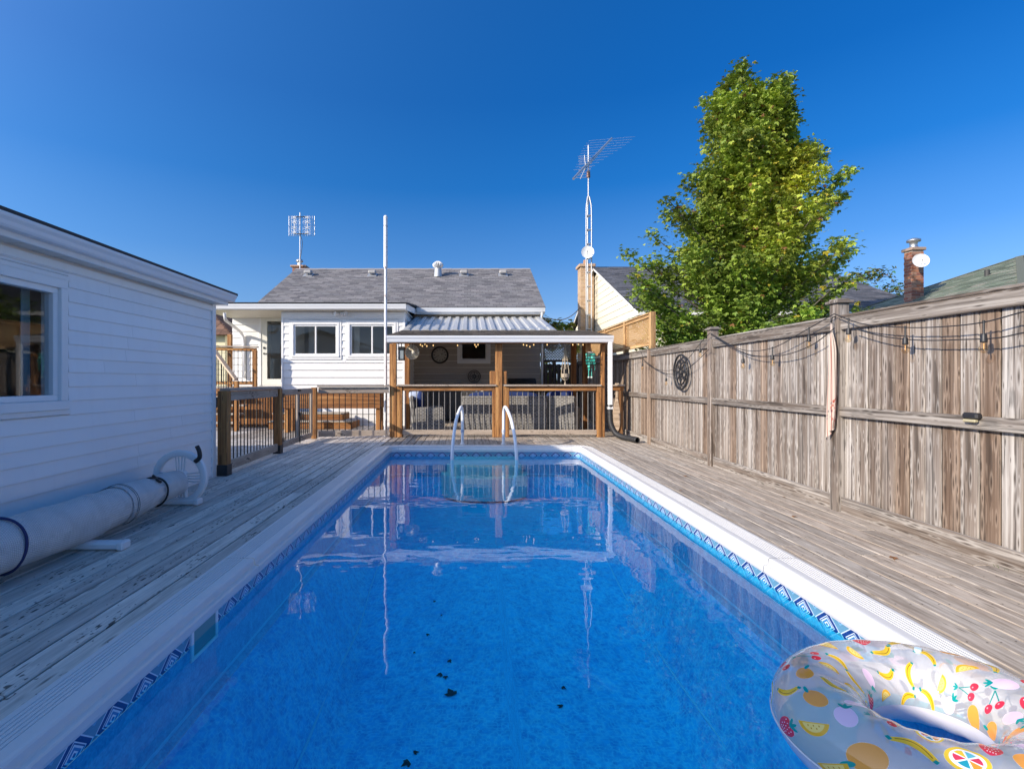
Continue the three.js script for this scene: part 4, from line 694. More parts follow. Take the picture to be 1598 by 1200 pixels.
function seat(name, label, w, pos, turn, group) { // wicker chair or sofa, facing +z before it is turned
  const t = thing(name, label, 'wicker ' + (w > 1.2 ? 'sofa' : 'armchair'), pos, group); t.rotation.y = turn;
  const d = .74, a = .14; local(t, 'seat_base', cbox(w - 2 * a, .30, d - .12, .03, 0), wicker, 0, .20, .02); local(t, 'backrest', cbox(w, .80, .11, .04, 0).clone().rotateX(-.10), wicker, 0, .455, -d / 2 + .03);
  for (const s of [-1, 1]) { local(t, 'arm', cbox(a, .54, d - .04, .04, 2), wicker, s * (w / 2 - a / 2), .32, .03); for (const z of [-.3, .32]) local(t, 'leg', cbox(.05, .06, .05, .005), M.black, s * (w / 2 - .05), .03, z); }
  local(t, 'seat_cushion', cbox(w - 2 * a - .02, .13, d - .12, .05), navy, 0, .415, .05); local(t, 'back_cushion', cushionG(w - 2 * a - .02, .44, .18), navy, 0, .73, -d / 2 + .20);
  return t;
}
seat('wicker_sofa', 'grey wicker sofa with navy cushion, back to the pool behind middle post', 1.95, V(.78, 0, 12.15), Math.PI);
seat('wicker_armchair', 'grey wicker armchair seen from its side behind the left pergola railing', .86, V(-1.0, 0, 12.35), Math.PI / 2 + .12);
seat('wicker_armchair', 'grey wicker armchair with blue pillow behind the right end of pergola railing', .86, V(2.1, 0, 12.2), Math.PI - .35);
tag(part(scene, 'pillow', cushionG(.42, .36, .16).rotateX(.3), plain(.02, .07, .35, .9), V(2.22, .84, 12.30)), 'bright blue pillow on top of the right wicker armchair', 'pillow');
tag(part(scene, 'pillow', cushionG(.40, .34, .14).rotateX(.25), creamCloth, V(.33, .86, 12.3)), 'cream pillow propped on the wicker sofa just left of middle post', 'pillow');
tag(part(scene, 'folded_towel', cushionG(.30, .20, .52), blueWhite, V(-1.28, .85, 12.35)), 'blue and white towel over the back of left wicker armchair', 'towel');
{ // grey storage cabinet against the house
  const t = thing('storage_box', 'dark grey storage cabinet with cream panel against the shaded patio wall', 'cabinet', V(-.4, 0, 15.9));
  bar(t, 'body', plain(.09, .095, .10, .6), -1.2, .45, .05, .92, 15.6, 16.15); bar(t, 'lid', plain(.06, .065, .07, .5), -1.24, .49, .925, .965, 15.56, 16.18); for (const x of [-.66, -.11]) bar(t, 'door_gap', M.black, x - .006, x + .006, .08, .9, 15.594, 15.602, { b: 0 }); bar(t, 'cream_panel', creamCloth, -.24, .16, .1, .9, 15.585, 15.598, { b: .004 });
}
{
  const t = thing('barbecue', 'black covered barbecue against the house wall right of middle post', 'barbecue', V(1.55, 0, 15.6));
  const s = new THREE.Shape(); s.moveTo(-.30, 0); s.lineTo(.30, 0); s.bezierCurveTo(.30, .22, .16, .34, 0, .34); s.bezierCurveTo(-.16, .34, -.30, .22, -.30, 0);
  part(t, 'hood', new THREE.ExtrudeGeometry(s, { depth: .8, bevelSize: .015, bevelThickness: .015, bevelSegments: 2 }).rotateY(Math.PI / 2).translate(-.4, 0, 0), plain(.02, .02, .022, .35), V(1.55, .92, 15.6));
  bar(t, 'firebox', plain(.025, .025, .027, .4), 1.15, 1.95, .70, .915, 15.32, 15.88); bar(t, 'cart', plain(.03, .03, .032, .5), 1.18, 1.92, .08, .70, 15.36, 15.84); for (const x of [.90, 1.97]) bar(t, 'side_shelf', plain(.03, .03, .03, .5), x, x + .23, .86, .90, 15.38, 15.82); part(t, 'hood_handle', rodG(V(1.25, 1.05, 15.22), V(1.85, 1.05, 15.22), .014), M.steel);
}
// wall ornaments and hanging things
{
  const t = thing('wall_clock', 'round black rimmed wall clock high on the shaded patio wall', 'clock', V(-.93, 2.0, 16.27));
  local(t, 'rim', new THREE.TorusGeometry(.245, .028, 10, 40), plain(.03, .025, .02, .5), 0, 0, 0); local(t, 'face', new THREE.CylinderGeometry(.22, .22, .012, 40).rotateX(Math.PI / 2), plain(.42, .39, .34, .7), 0, 0, -.01);
  for (let i = 0; i < 12; i++) { const a = i / 12 * Math.PI * 2; local(t, 'numeral', cbox(.018, .05, .004, .001), M.black, Math.sin(a) * .175, Math.cos(a) * .175, .0).rotation.z = -a; }
  local(t, 'hand', cbox(.014, .12, .004, .001).clone().translate(0, .05, 0), M.black, 0, 0, .004).rotation.z = -1.1; local(t, 'hand', cbox(.010, .17, .004, .001).clone().translate(0, .07, 0), M.black, 0, 0, .009).rotation.z = 2.1; local(t, 'hub', new THREE.SphereGeometry(.03, 10, 8), M.steel, 0, 0, .006);
}
function ornament(name, label, pos, R, turn, mat) { // pierced compass-rose disc
  const t = thing(name, label, 'wall ornament', pos); t.rotation.y = turn;
  local(t, 'rim', new THREE.TorusGeometry(R, R * .06, 8, 48), mat); local(t, 'inner_ring', new THREE.TorusGeometry(R * .72, R * .045, 8, 40), mat); local(t, 'hub', new THREE.TorusGeometry(R * .18, R * .04, 8, 24), mat);
  const s = new THREE.Shape([[0, R * .95], [R * .10, R * .2], [0, R * .12], [-R * .10, R * .2]].map(([a, b]) => new THREE.Vector2(a, b))), g = new THREE.ExtrudeGeometry(s, { depth: .012, bevelEnabled: false }), s2 = g.clone().scale(.8, .74, 1);
  for (let i = 0; i < 8; i++) local(t, 'compass_point', i % 2 ? s2 : g, mat, 0, 0, -.006).rotation.z = i * Math.PI / 4;
  return t;
}
ornament('wall_ornament', 'round grey metal ornament low on the shaded patio wall', V(.14, 1.33, 16.26), .19, 0, plain(.06, .055, .05, .6));
ornament('compass_ornament', 'black metal compass rose disc hung on the sunlit plank fence', V(3.365, 1.335, 8.32), .275, -Math.PI / 2, plain(.02, .02, .022, .5));
{
  const t = thing('hanging_fan', 'round cream outdoor fan hanging at the left end under the shelter roof', 'fan', V(-1.28, 1.83, 11.6)), m = plain(.80, .72, .54, .6);
  for (let i = 0; i < 5; i++) local(t, 'ring', new THREE.TorusGeometry(.03 + i * .030, .009, 8, 32), m, 0, 0, .05 - i * .012); for (let i = 0; i < 14; i++) { const a = i / 14 * Math.PI * 2; local(t, 'spoke', rodG(new THREE.Vector3(Math.cos(a) * .03, Math.sin(a) * .03, .05), new THREE.Vector3(Math.cos(a) * .155, Math.sin(a) * .155, 0), .007, 6), m); }
  local(t, 'hub', new THREE.SphereGeometry(.045, 14, 10).scale(1, 1, .6), plain(.7, .66, .55, .5), .03, 0, .06); local(t, 'shell', new THREE.SphereGeometry(.155, 20, 12, 0, Math.PI * 2, 0, Math.PI / 2).rotateX(-Math.PI / 2).scale(1, 1, .7), m, 0, 0, -.01); local(t, 'bracket', rodG(new THREE.Vector3(0, .10, -.06), new THREE.Vector3(0, .34, -.06), .012), M.black);
}
{
  const t = thing('wall_lantern', 'black square wall lantern beside the left pergola post', 'lantern', V(-1.50, 1.78, 11.5));
  local(t, 'top', cbox(.15, .07, .15, .01), M.black, 0, .13, 0); local(t, 'bottom', cbox(.13, .03, .13, .006), M.black, 0, -.12, 0); for (const x of [-1, 1]) for (const z of [-1, 1]) local(t, 'frame_post', cbox(.014, .22, .014, .002), M.black, x * .055, .0, z * .055); local(t, 'lamp_glass', cbox(.095, .21, .095, .003), plain(.30, .36, .40, .3), 0, 0, 0); local(t, 'arm', cbox(.02, .14, .02, .003), M.black, 0, .235, 0);
}
{ // macrame hanger
  const t = thing('plant_hanger', 'knotted macrame plant hanger under the right half of the shelter', 'macrame hanger', V(2.05, 1.2, 11.2)), m = plain(.42, .35, .26, 1), top = new THREE.Vector3(0, .77, 0);
  for (let i = 0; i < 4; i++) { const a = i * Math.PI / 2 + .4, p = new THREE.Vector3(Math.cos(a) * .08, .18, Math.sin(a) * .08); local(t, 'cord', tubeG([top, new THREE.Vector3(p.x * .35, .55, p.z * .35), p, new THREE.Vector3(p.x * .9, .06, p.z * .9), new THREE.Vector3(0, .0, 0)], .010, 20, 6), m); local(t, 'knot', new THREE.SphereGeometry(.022, 8, 6), m, p.x * .55, .44, p.z * .55); }
  local(t, 'basket', new THREE.CylinderGeometry(.09, .075, .08, 14, 1, true), m, 0, .11, 0); local(t, 'pot', new THREE.CylinderGeometry(.055, .045, .09, 14), plain(.06, .05, .045, .6), 0, .20, 0); local(t, 'tassel', new THREE.ConeGeometry(.04, .17, 10), m, 0, -.07, 0); local(t, 'ring', new THREE.TorusGeometry(.025, .005, 6, 16), M.steel, 0, .785, 0);
}
{ // wind chime
  const t = thing('wind_chime', 'turquoise shell wind chime hanging beside the right pergola post', 'wind chime', V(2.55, 1.25, 11.0)), ms = [plain(.03, .36, .28, .35), plain(.02, .24, .19, .35), plain(.10, .50, .40, .35)], q = mulberry(8);
  local(t, 'hanger_board', cbox(.10, .20, .02, .005), M.cedar[0], -.04, .66, -.06); local(t, 'top_ring', new THREE.TorusGeometry(.08, .007, 6, 24).rotateX(Math.PI / 2), M.steel, 0, .545, 0); local(t, 'cord', rodG(new THREE.Vector3(0, .54, 0), new THREE.Vector3(0, .72, 0), .003, 5), M.dark);
  for (let i = 0; i < 9; i++) { const a = i / 9 * Math.PI * 2, n = i % 3 ? 4 : 6; for (let k = 0; k < n; k++) local(t, 'shell', new THREE.CylinderGeometry(.026, .026, .005, 10).rotateX(Math.PI / 2).rotateY(q() * 3), ms[Math.floor(q() * 3)], Math.cos(a) * .085, .5 - k * .062, Math.sin(a) * .05); }
  for (const x of [-.04, .02]) { local(t, 'chime_cord', rodG(new THREE.Vector3(x, .2, 0), new THREE.Vector3(x, .03, 0), .009, 6), ms[2]); local(t, 'bead', new THREE.SphereGeometry(.022, 10, 8), plain(.6, .68, .6, .4), x, .02, 0); }
}
{ // small warm bulbs on the shelter beam
  const t = thing('string_lights', 'string of small warm bulbs along the inside of the shelter beam', 'string lights', V(.6, 1.9, 11.25));
  const glow = new THREE.MeshStandardMaterial({ color: col(.9, .6, .25), emissive: col(1, .62, .24), emissiveIntensity: 1.0, roughness: .4 }), spots = [[656, 538], [659, 540], [663, 537], [666, 540], [676, 539], [714, 539], [741, 538], [743, 541], [746, 538], [812, 535], [817, 538], [822, 539], [827, 541], [833, 538], [854, 538], [894, 538], [903, 537], [910, 538]];
  part(t, 'cable', tubeG(spots.map(([x, y]) => at(x, y - 5, 11.35)), .005, 120, 5), M.black); for (const [x, y] of spots) part(t, 'bulb', new THREE.SphereGeometry(.015, 8, 8).scale(.8, 1.2, .8), glow, at(x, y, 11.35));
}

// ---------------------------------------------------------------- plank fence on the right
const FX = 3.43, posts = [-.16, 2.34, 4.84, 7.36, 9.87, 12.4, 14.9, 16.6];
{
  const t = thing('plank_fence', 'weathered grey brown plank fence with capped posts along the right of the deck', 'fence', V(FX, 0, 7)), q = mulberry(303), nails = [], rear = [];
  posts.forEach((Z, i) => {
    const far = i >= 4, m = i === 4 ? M.fence[5] : M.fence[i % 2 ? 3 : 1];
    bar(t, 'post', m, FX - .055, FX + .055, -.14, far ? 1.775 : 1.91, Z - .055, Z + .055, { b: .006, v: i });
    if (!far) { const c = grp(t, 'post_cap', V(FX, 1.925, Z)); bar(c, 'cap_plate', M.fenceRail, FX - .082, FX + .082, 1.911, 1.937, Z - .082, Z + .082, { b: .006 }); bar(c, 'cap_top', M.fenceRail, FX - .06, FX + .06, 1.9375, 1.955, Z - .06, Z + .06, { b: .012 }); }
  });
  for (let i = 0; i < posts.length - 1; i++) {
    const a = posts[i] + .057, b = posts[i + 1] - .057, far = i >= 4, n = Math.round((b - a) / .141), w = (b - a) / n;
    for (let k = 0; k < n; k++) {
      const v = Math.floor(q() * 9), mt = q() < .16 ? M.fence[5] : M.fence[Math.floor(q() * 5)], m = part(t, 'fence_board', cbox(.018, 1.70, w - .009, .006, 1, v), mt, V(FX + .012 + q() * .006, .895 + (q() - .5) * .01, a + (k + .5) * w));
      for (const y of [.08, .90, .94, 1.68]) for (const e of [-.035, .035]) nails.push(new THREE.CircleGeometry(.005, 6).rotateY(-Math.PI / 2).translate(m.position.x + t.position.x - .0098, y + (q() - .5) * .02, m.position.z + t.position.z + e + (q() - .5) * .02));
      if (k) rear.push(barG(FX + .036, FX + .05, .045, 1.745, a + k * w - .05, a + k * w + .05));
      m.rotation.x = (q() - .5) * .004; m.rotation.y = (q() - .5) * .02;
    }
    bar(t, 'top_rail', M.fenceRail, FX - .035, FX + .002, 1.665, 1.775, a, b, { b: .007, v: i }); bar(t, 'mid_rail', M.fenceRail, FX - .045, FX + .002, .872, .962, a, b, { b: .007, v: i + 3 }); bar(t, 'bottom_rail', M.fence[0], FX - .028, FX + .002, -.02, .135, a, b, { b: .006, v: i + 5 });
    bar(t, 'cap_board', M.fenceRail, FX - .04, FX + .04, 1.7765, 1.80, a, b, { b: .006, v: i + 2 });
  }
  part(t, 'added_gap_backing', merge(rear), plain(.07, .06, .05, .9)).userData.kind = 'stuff';  // dark strips added behind the board gaps so they read as shadow lines
  part(t, 'nail_head', merge(nails), plain(.045, .035, .03, .7)).userData.kind = 'stuff';
}
function latticeG(W, H, step, sw, th) { // two layers of crossed strips in the x-y plane, clipped to the rectangle
  const out = [];
  for (const k of [1, -1]) for (let s = -H; s < W + H; s += step) {
    let x0 = s, y0 = 0, x1 = s + H, y1 = H; if (k < 0) { y0 = H; y1 = 0; }
    const cl = (x) => k > 0 ? x - s : H - (x - s), a = Math.max(x0, 0), b = Math.min(x1, W); if (b - a < .03) continue;
    out.push(beamG(new THREE.Vector3(a, cl(a), k * th / 2), new THREE.Vector3(b, cl(b), k * th / 2), .001 + th * .98, sw, 0, 0));
  }
  return merge(out);
}
{
  const t = thing('lattice_screen', 'tan wood lattice screen standing above the far end of the plank fence', 'lattice screen', V(FX, 2.1, 12.2)), c = M.tan;
  const zs = [9.80, 11.45, 13.1, 14.75];
  zs.forEach((Z, i) => bar(t, 'post', c, FX - .05, FX + .05, i ? 1.80 : 1.802, 2.49, Z - .05, Z + .05, { b: .006, v: i }));
  for (let i = 0; i < 3; i++) {
    const a = zs[i] + .05, b = zs[i + 1] - .05;
    bar(t, 'top_rail', c, FX - .03, FX + .03, 2.40, 2.46, a, b, { v: i }); bar(t, 'bottom_rail', c, FX - .03, FX + .03, 1.865, 1.92, a, b, { v: i + 2 }); bar(t, 'cap_board', c, FX - .06, FX + .06, 2.461, 2.485, a + .002, b - .002, { v: i + 4 });
    const g = latticeG(b - a, .48, .082, .028, .004); g.rotateY(Math.PI / 2).translate(0, 1.92, 0); const m = part(t, 'lattice', g, c, V(FX, 0, a)); m.userData.kind = 'stuff';
  }
}
{ // fence and gate behind the patio
  const t = thing('side_gate', 'dark board gate with narrow gaps between house wall and plank fence', 'gate', V(2.85, 0, 16.4)), d = woodMats(T.fence, [[.30, .27, .25]])[0];
  for (let x = 2.34; x < 3.36; x += .135) bar(t, 'gate_board', d, x, x + .108, .05, 1.72, 16.38, 16.4, { v: Math.floor(rnd() * 5) }); for (const y of [.3, 1.6]) bar(t, 'gate_rail', d, 2.32, 3.38, y, y + .09, 16.405, 16.44); for (const x of [2.26, 3.28]) bar(t, 'gate_post', d, x, x + .09, 0, 2.5, 16.445, 16.53);
  const g = latticeG(1.0, .55, .085, .034, .008).translate(2.32, 1.86, 0); const m = part(t, 'lattice', g, woodMats(T.fence, [[1.0, .92, .8]])[0], V(0, 0, 16.4)); m.userData.kind = 'stuff'; bar(t, 'lattice_rail', d, 2.30, 3.37, 1.78, 1.86, 16.38, 16.42); bar(t, 'lattice_rail', d, 2.30, 3.37, 2.41, 2.48, 16.38, 16.42);
}
// patio lights strung along the fence
const filament = new THREE.MeshStandardMaterial({ color: col(.8, .5, .2), roughness: .5 }), bulbGlass = phys({ color: col(.95, .88, .76), roughness: .03, transmission: 1, thickness: 0, ior: 1.5 });
const onX = (px, py, X) => { const Z = X * F / (px - CX); return V(X, EYE - (py - CY) * Z / F, Z); };
function lightStrand(label, px, bulbs, X = 3.315) {
  const P = px.map(([x, y]) => onX(x, y, X)), mid = P[Math.floor(P.length / 2)], t = thing('patio_light_string', label, 'string lights', mid.clone()), cv = new THREE.CatmullRomCurve3(P, false, 'centripetal');
  part(t, 'cable', new THREE.TubeGeometry(cv, 120, .0045, 6), M.black);
  for (const bx of bulbs) {
    let best = null, bd = 1e9; for (let i = 0; i <= 400; i++) { const p = cv.getPoint(i / 400), d = Math.abs(CX + F * p.x / -p.z - bx); if (d < bd) { bd = d; best = p; } }
    const s = part(t, 'socket', new THREE.LatheGeometry([[0, 0], [.006, 0], [.006, -.075], [.016, -.08], [.020, -.125], [.018, -.13], [0, -.13]].map(([a, b]) => new THREE.Vector2(a, b)), 12), M.black, best);
    part(s, 'bulb', new THREE.LatheGeometry([[.012, .0], [.016, -.012], [.026, -.035], [.024, -.055], [.012, -.068], [0, -.071]].map(([a, b]) => new THREE.Vector2(a, b)), 14), bulbGlass, best.clone().add(new THREE.Vector3(0, -.13, 0))); part(s, 'filament', new THREE.CylinderGeometry(.004, .003, .04, 6).translate(0, -.025, 0), filament, best.clone().add(new THREE.Vector3(0, -.13, 0)));
    part(s, 'cord', rodG(best.clone().add(new THREE.Vector3(0, .012, 0)), best.clone().add(new THREE.Vector3(0, -.005, 0)), .007, 6), M.black);
  }
  return t;
}
lightStrand('upper black bulb string across the nearest fence panel', [[1303, 490], [1345, 505], [1414, 511], [1470, 510], [1535, 503], [1600, 486], [1720, 455]], [1325, 1414, 1536]);
lightStrand('lower black bulb string without bulbs across the nearest fence panel', [[1330, 512], [1380, 525], [1439, 531], [1500, 530], [1560, 527], [1600, 519], [1720, 500]], []);
lightStrand('upper black bulb string sagging between the two posts by the compass ornament and hanging cloth', [[1109, 520], [1160, 546], [1206, 543], [1255, 517], [1302, 490]], [1206, 1263]);
lightStrand('lower black bulb string sagging between the two posts by the compass ornament and hanging cloth', [[1110, 522], [1140, 540], [1173, 554], [1224, 554], [1270, 537], [1303, 512]], [1160]);
lightStrand('black bulb string over the fence panel with the compass ornament', [[1000, 548], [1008, 565], [1025, 576], [1050, 577], [1072, 562], [1094, 535], [1108, 520]], [1093]);
lightStrand('black bulb string running from the white downspout to the compass ornament', [[945, 565], [975, 566], [1000, 560], [1022, 575], [1048, 584], [1078, 572], [1107, 545]], [1003, 1040]);
{ // pale cloth on the post
  const t = thing('hanging_cloth', 'long pale striped cloth hanging from a hook on a fence post', 'cloth', onX(1301, 505, 3.35)), n = 26, mrows = 40, pos = [], uv = [], idx = [];
  const L = 1.08;
  for (let j = 0; j <= mrows; j++) for (let i = 0; i <= n; i++) { const v = j / mrows, u = i / n, w = .010 + .036 * sstep(0, .25, v) + .018 * sstep(.3, .8, v) - .024 * sstep(.85, 1, v) * u, a = (u - .5) * 2; const fold = Math.sin(u * 15 + v * 1.5) * .016 * sstep(0, .2, v); pos.push(fold - .02, -v * L * (1 - .12 * u * sstep(.5, 1, v)) - .01 * Math.cos(u * 6), a * w + .012 * Math.sin(v * 5)); uv.push(u, v); }
  for (let j = 0; j < mrows; j++) for (let i = 0; i < n; i++) { const a = j * (n + 1) + i, b = a + n + 1; idx.push(a, b, a + 1, a + 1, b, b + 1); }
  const g = new THREE.BufferGeometry(); g.setAttribute('position', new THREE.Float32BufferAttribute(pos, 3)); g.setAttribute('uv', new THREE.Float32BufferAttribute(uv, 2)); g.setIndex(idx); g.computeVertexNormals();
  const cloth = canvasTex(128, 512, (c, W, H) => { c.fillStyle = '#dccfc2'; c.fillRect(0, 0, W, H); for (let i = 0; i < 9; i++) { c.fillStyle = ['#a8675a', '#8f8078', '#b98575'][i % 3]; c.fillRect(6 + i * 14, 0, 4, H); } const q = mulberry(3); c.fillStyle = 'rgba(170,60,45,.55)'; for (let i = 0; i < 26; i++) c.fillRect(84 + q() * 40, 40 + q() * 170, 6, 14); c.fillStyle = 'rgba(80,80,95,.5)'; for (let i = 0; i < 22; i++) c.fillRect(30 + q() * 60, 30 + q() * 120, 5, 10); });
  local(t, 'cloth', g, new THREE.MeshPhysicalMaterial({ map: cloth, roughness: .95, transmission: .25, thickness: 0, side: THREE.DoubleSide })); local(t, 'hook', tubeG([new THREE.Vector3(.05, .06, 0), new THREE.Vector3(.0, .06, 0), new THREE.Vector3(-.02, .03, 0), new THREE.Vector3(-.01, 0, 0)], .005, 12, 6), M.black);
}
{ const t = thing('solar_light', 'small black solar lamp fixed on the fence mid rail', 'solar light', onX(1518, 652, 3.37)); local(t, 'housing', cbox(.05, .045, .11, .012), M.black, 0, .012, 0); local(t, 'lens', cbox(.03, .02, .09, .008), plain(.45, .40, .25, .3), -.012, -.02, 0); }
{ // grass along the foot of the fence
  const q = mulberry(17), blade = new THREE.BufferGeometry(); blade.setAttribute('position', new THREE.Float32BufferAttribute([-.003, 0, 0, .003, 0, 0, .001, .05, .008, .003, 0, 0, .005, .02, .003, .001, .05, .008], 3)); blade.computeVertexNormals();
  const N = 1500, g = new THREE.InstancedMesh(blade, phys({ color: col(.10, .15, .035), roughness: .8, transmission: .3, thickness: 0 }), N), m = new THREE.Matrix4(), e = new THREE.Euler();
  for (let i = 0; i < N; i++) { const Z = 3 + q() * 7.2, cl = pn(Z * 1.6, 3, 64, 64, 9) * pn(Z * 5, 2, 64, 64, 3), s = .25 + 1.25 * cl; m.compose(V(3.408 + q() * .016, -.05, Z), new THREE.Quaternion().setFromEuler(e.set((q() - .5) * 1.1, q() * 6.3, (q() - .5) * 1.1)), new THREE.Vector3(s, s * 1.5, s)); g.setMatrixAt(i, m); }
  g.name = 'grass'; g.userData.kind = 'stuff'; g.userData.label = 'thin grass between deck edge and plank fence'; g.userData.category = 'grass'; g.castShadow = true; scene.add(g);
}

// ---------------------------------------------------------------- neighbouring houses
function gableHouse() {}
{ // cream gable house behind the fence
  const X0 = 5.0, X1 = 13.3, Za = 15.4, Zb = 25.4, Zm = 20.4, eY = 3.2, rY = 5.62;
  const h = thing('neighbour_house', 'cream sided house with dark grey roof behind the tree', 'house', V(9, 0, Zm));
  const f = { o: V(X0, 0, Zb), u: new THREE.Vector3(0, 0, 1), n: new THREE.Vector3(-1, 0, 0) }, L = Zb - Za, k = (rY - .14 - eY) / (L / 2);
  const mats = [painted(.80, .76, .62, .5), painted(.78, .74, .60, .5)];
  part(h, 'gable_wall', wallG({ ...f, n: new THREE.Vector3(-1, 0, 0) }, [[0, -.15], [L, -.15], [L, eY], [L / 2, rY - .14], [0, eY]], []), mats[0]);
  siding(h, f, L, 1.0, rY - .15, .235, [], mats, { range: (v) => v <= eY ? [0, L] : [Math.min((v - eY) / k, L / 2), Math.max(L - (v - eY) / k, L / 2)], seed: 2, lip: .018 });
  bar(h, 'wall', mats[0], X0 + .13, X1 - .2, -.15, eY, Za, Za + .12, { b: 0 }); bar(h, 'wall', mats[0], X0 + .13, X1 - .2, -.15, eY, Zb - .12, Zb, { b: 0 }); bar(h, 'wall', mats[0], X1 - .32, X1 - .2, -.15, eY, Za + .13, Zb - .13, { b: 0 });
  const e = V(X0 - .18, eY + .02, Za - .42), r = V(X0 - .18, rY + .02, Zm), S = r.clone().sub(e), SL = S.length(); S.normalize();
  const tn = [[.11, .115, .13], [.15, .15, .165], [.08, .084, .098], [.125, .125, .14]];
  for (const s of [1, -1]) {
    const SS = new THREE.Vector3(0, S.y, S.z * s), E = V(X0 - .18, eY + .02, s > 0 ? Za - .42 : 2 * Zm - Za + .42);
    part(h, 'roof_deck', new THREE.BoxGeometry(X1 - X0 + .36, .03, SL).rotateX(Math.atan2(SS.y, -SS.z)).translate((X0 + X1) / 2, E.y + SS.y * SL / 2 - .018, E.z + SS.z * SL / 2), plain(.06, .06, .065, .9));
    shingles(h, E, new THREE.Vector3(1, 0, 0), SS, X1 - X0 + .36, SL, tn, { seed: 120 + s, expo: .15, tab: .34 });
    part(h, 'rake_board', beamG(new THREE.Vector3(X0 - .165, E.y - .05, E.z), new THREE.Vector3(X0 - .165, rY - .05, -Zm), .03, .09), M.whiteTrim);
  }
  bar(h, 'fascia', M.whiteTrim, X0 - .15, X1 + .15, eY - .12, eY - .005, Za - .42, Za - .40); bar(h, 'soffit', M.beige, X0 - .15, X1 + .15, eY - .12, eY - .10, Za - .398, Za - .002, { b: .002 });
}
{ // tan brick chimney on that gable
  const h = thing('brick_chimney', 'tall tan brick chimney standing against the cream gable wall', 'chimney', V(4.7, 0, 20.9));
  brickShaft(h, 4.41, 4.94, 20.75, 21.3, 1.0, 5.72, brickTones.tan, 71); bar(h, 'chimney_cap', plain(.50, .34, .22, .9), 4.34, 5.0, 5.722, 5.84, 20.68, 21.37, { b: .015 });
  part(h, 'flue', new THREE.CylinderGeometry(.10, .12, .22, 12), plain(.35, .2, .13, .9), V(4.68, 5.94, 21.02));
}
{ // lattice mast with a television aerial
  const mx = 4.62, mZ = 20.3, t = thing('antenna_mast', 'slim lattice mast with television aerial beside the tan brick chimney', 'antenna mast', V(mx, 0, mZ)), w = .20, top = 8.35;
  const legs = [[-w / 2, -.08], [w / 2, -.08], [0, .12]];
  for (const [x, z] of legs) part(t, 'mast_leg', tubeG([V(mx + x, 0, mZ + z), V(mx + x, 4, mZ + z), V(mx + x, top - .6, mZ + z), V(mx + x * .9, top - .35, mZ + z * .9), V(mx + x * .3, top, mZ + z * .3)], .026, 50, 6), M.galv);
  for (let y = 1.0; y < top - .5; y += .55) for (let i = 0; i < 3; i++) { const a = legs[i], b = legs[(i + 1) % 3]; part(t, 'mast_brace', rodG(V(mx + a[0], y, mZ + a[1]), V(mx + b[0], y + .0, mZ + b[1]), .019, 6), M.galv); }
  part(t, 'mast_pole', rodG(V(mx, top - .3, mZ), V(mx, 10.35, mZ), .026, 8), M.galv); part(t, 'rotor', new THREE.CylinderGeometry(.065, .075, .24, 10), plain(.35, .2, .15, .7), V(mx, 9.22, mZ));
  // the aerial: boom rising to the right and away, elements across it
  const A = at(895, 279, 19.6), B = at(955, 216, 21.4), ae = grp(t, 'aerial', A.clone().lerp(B, .5)), dir = B.clone().sub(A).normalize(), el = new THREE.Vector3(.97, -.02, .24).normalize();
  part(ae, 'boom', rodG(A, B, .048, 8), M.steel); part(ae, 'boom', rodG(A.clone().lerp(B, .28).add(new THREE.Vector3(0, -.12, 0)), A.clone().lerp(B, .98).add(new THREE.Vector3(0, -.02, 0)), .014, 6), M.galv);
  for (let i = 0; i < 12; i++) { const k = .22 + i * .07, p = A.clone().lerp(B, k), len = .34 + .62 * sstep(.15, .95, k); part(ae, 'aerial_element', rodG(p.clone().addScaledVector(el, -len * .95), p.clone().addScaledVector(el, len * .95), .0034, 5), M.galv); part(ae, 'insulator', cbox(.05, .05, .05, .008), M.black, p); }
  for (const [k, s] of [[.30, 1], [.33, -1]]) { const p = A.clone().lerp(B, k), q = p.clone().add(new THREE.Vector3(s * .10 - .15, s > 0 ? .42 : -.55, 0)); part(ae, 'reflector_arm', rodG(p, q, .014, 6), M.galv); for (let i = 1; i < 6; i++) { const c = p.clone().lerp(q, i / 5.5); part(ae, 'reflector_rod', rodG(c.clone().addScaledVector(el, -.24), c.clone().addScaledVector(el, .24), .007, 5), M.galv); } }
}
function dish(name, label, pos, R, towards) {
  const t = thing(name, label, 'satellite dish', pos), pr = []; for (let i = 0; i <= 10; i++) { const r = R * i / 10; pr.push(new THREE.Vector2(r, r * r / (4 * R * .62))); } pr.push(new THREE.Vector2(R * 1.02, R * .41), new THREE.Vector2(R * .98, R * .38)); 
  const q = new THREE.Quaternion().setFromUnitVectors(Yup, towards.clone().normalize()), g = new THREE.LatheGeometry(pr, 32); g.scale(1, 1, 1.08); g.applyQuaternion(q); local(t, 'reflector', g, plain(.72, .73, .74, .45));
  const d = towards.clone().normalize(), foc = d.clone().multiplyScalar(R * 1.25).add(new THREE.Vector3(0, -R * .25, 0)), low = d.clone().multiplyScalar(R * .3).add(new THREE.Vector3(0, -R * .95, 0));
  local(t, 'feed_arm', rodG(low, foc, R * .04, 6), M.galv); local(t, 'feed_horn', new THREE.CylinderGeometry(R * .09, R * .12, R * .3, 10).applyQuaternion(q), plain(.5, .5, .5, .5), foc.x, foc.y, foc.z); local(t, 'mount', rodG(new THREE.Vector3(0, 0, 0), d.clone().multiplyScalar(-R * .45).add(new THREE.Vector3(0, -R * .7, 0)), R * .08, 8), M.galv); return t;
}
dish('satellite_dish', 'round white satellite dish on the lattice mast above the tan chimney', at(917.5, 395, 20.05), .235, new THREE.Vector3(-.25, .25, 1));
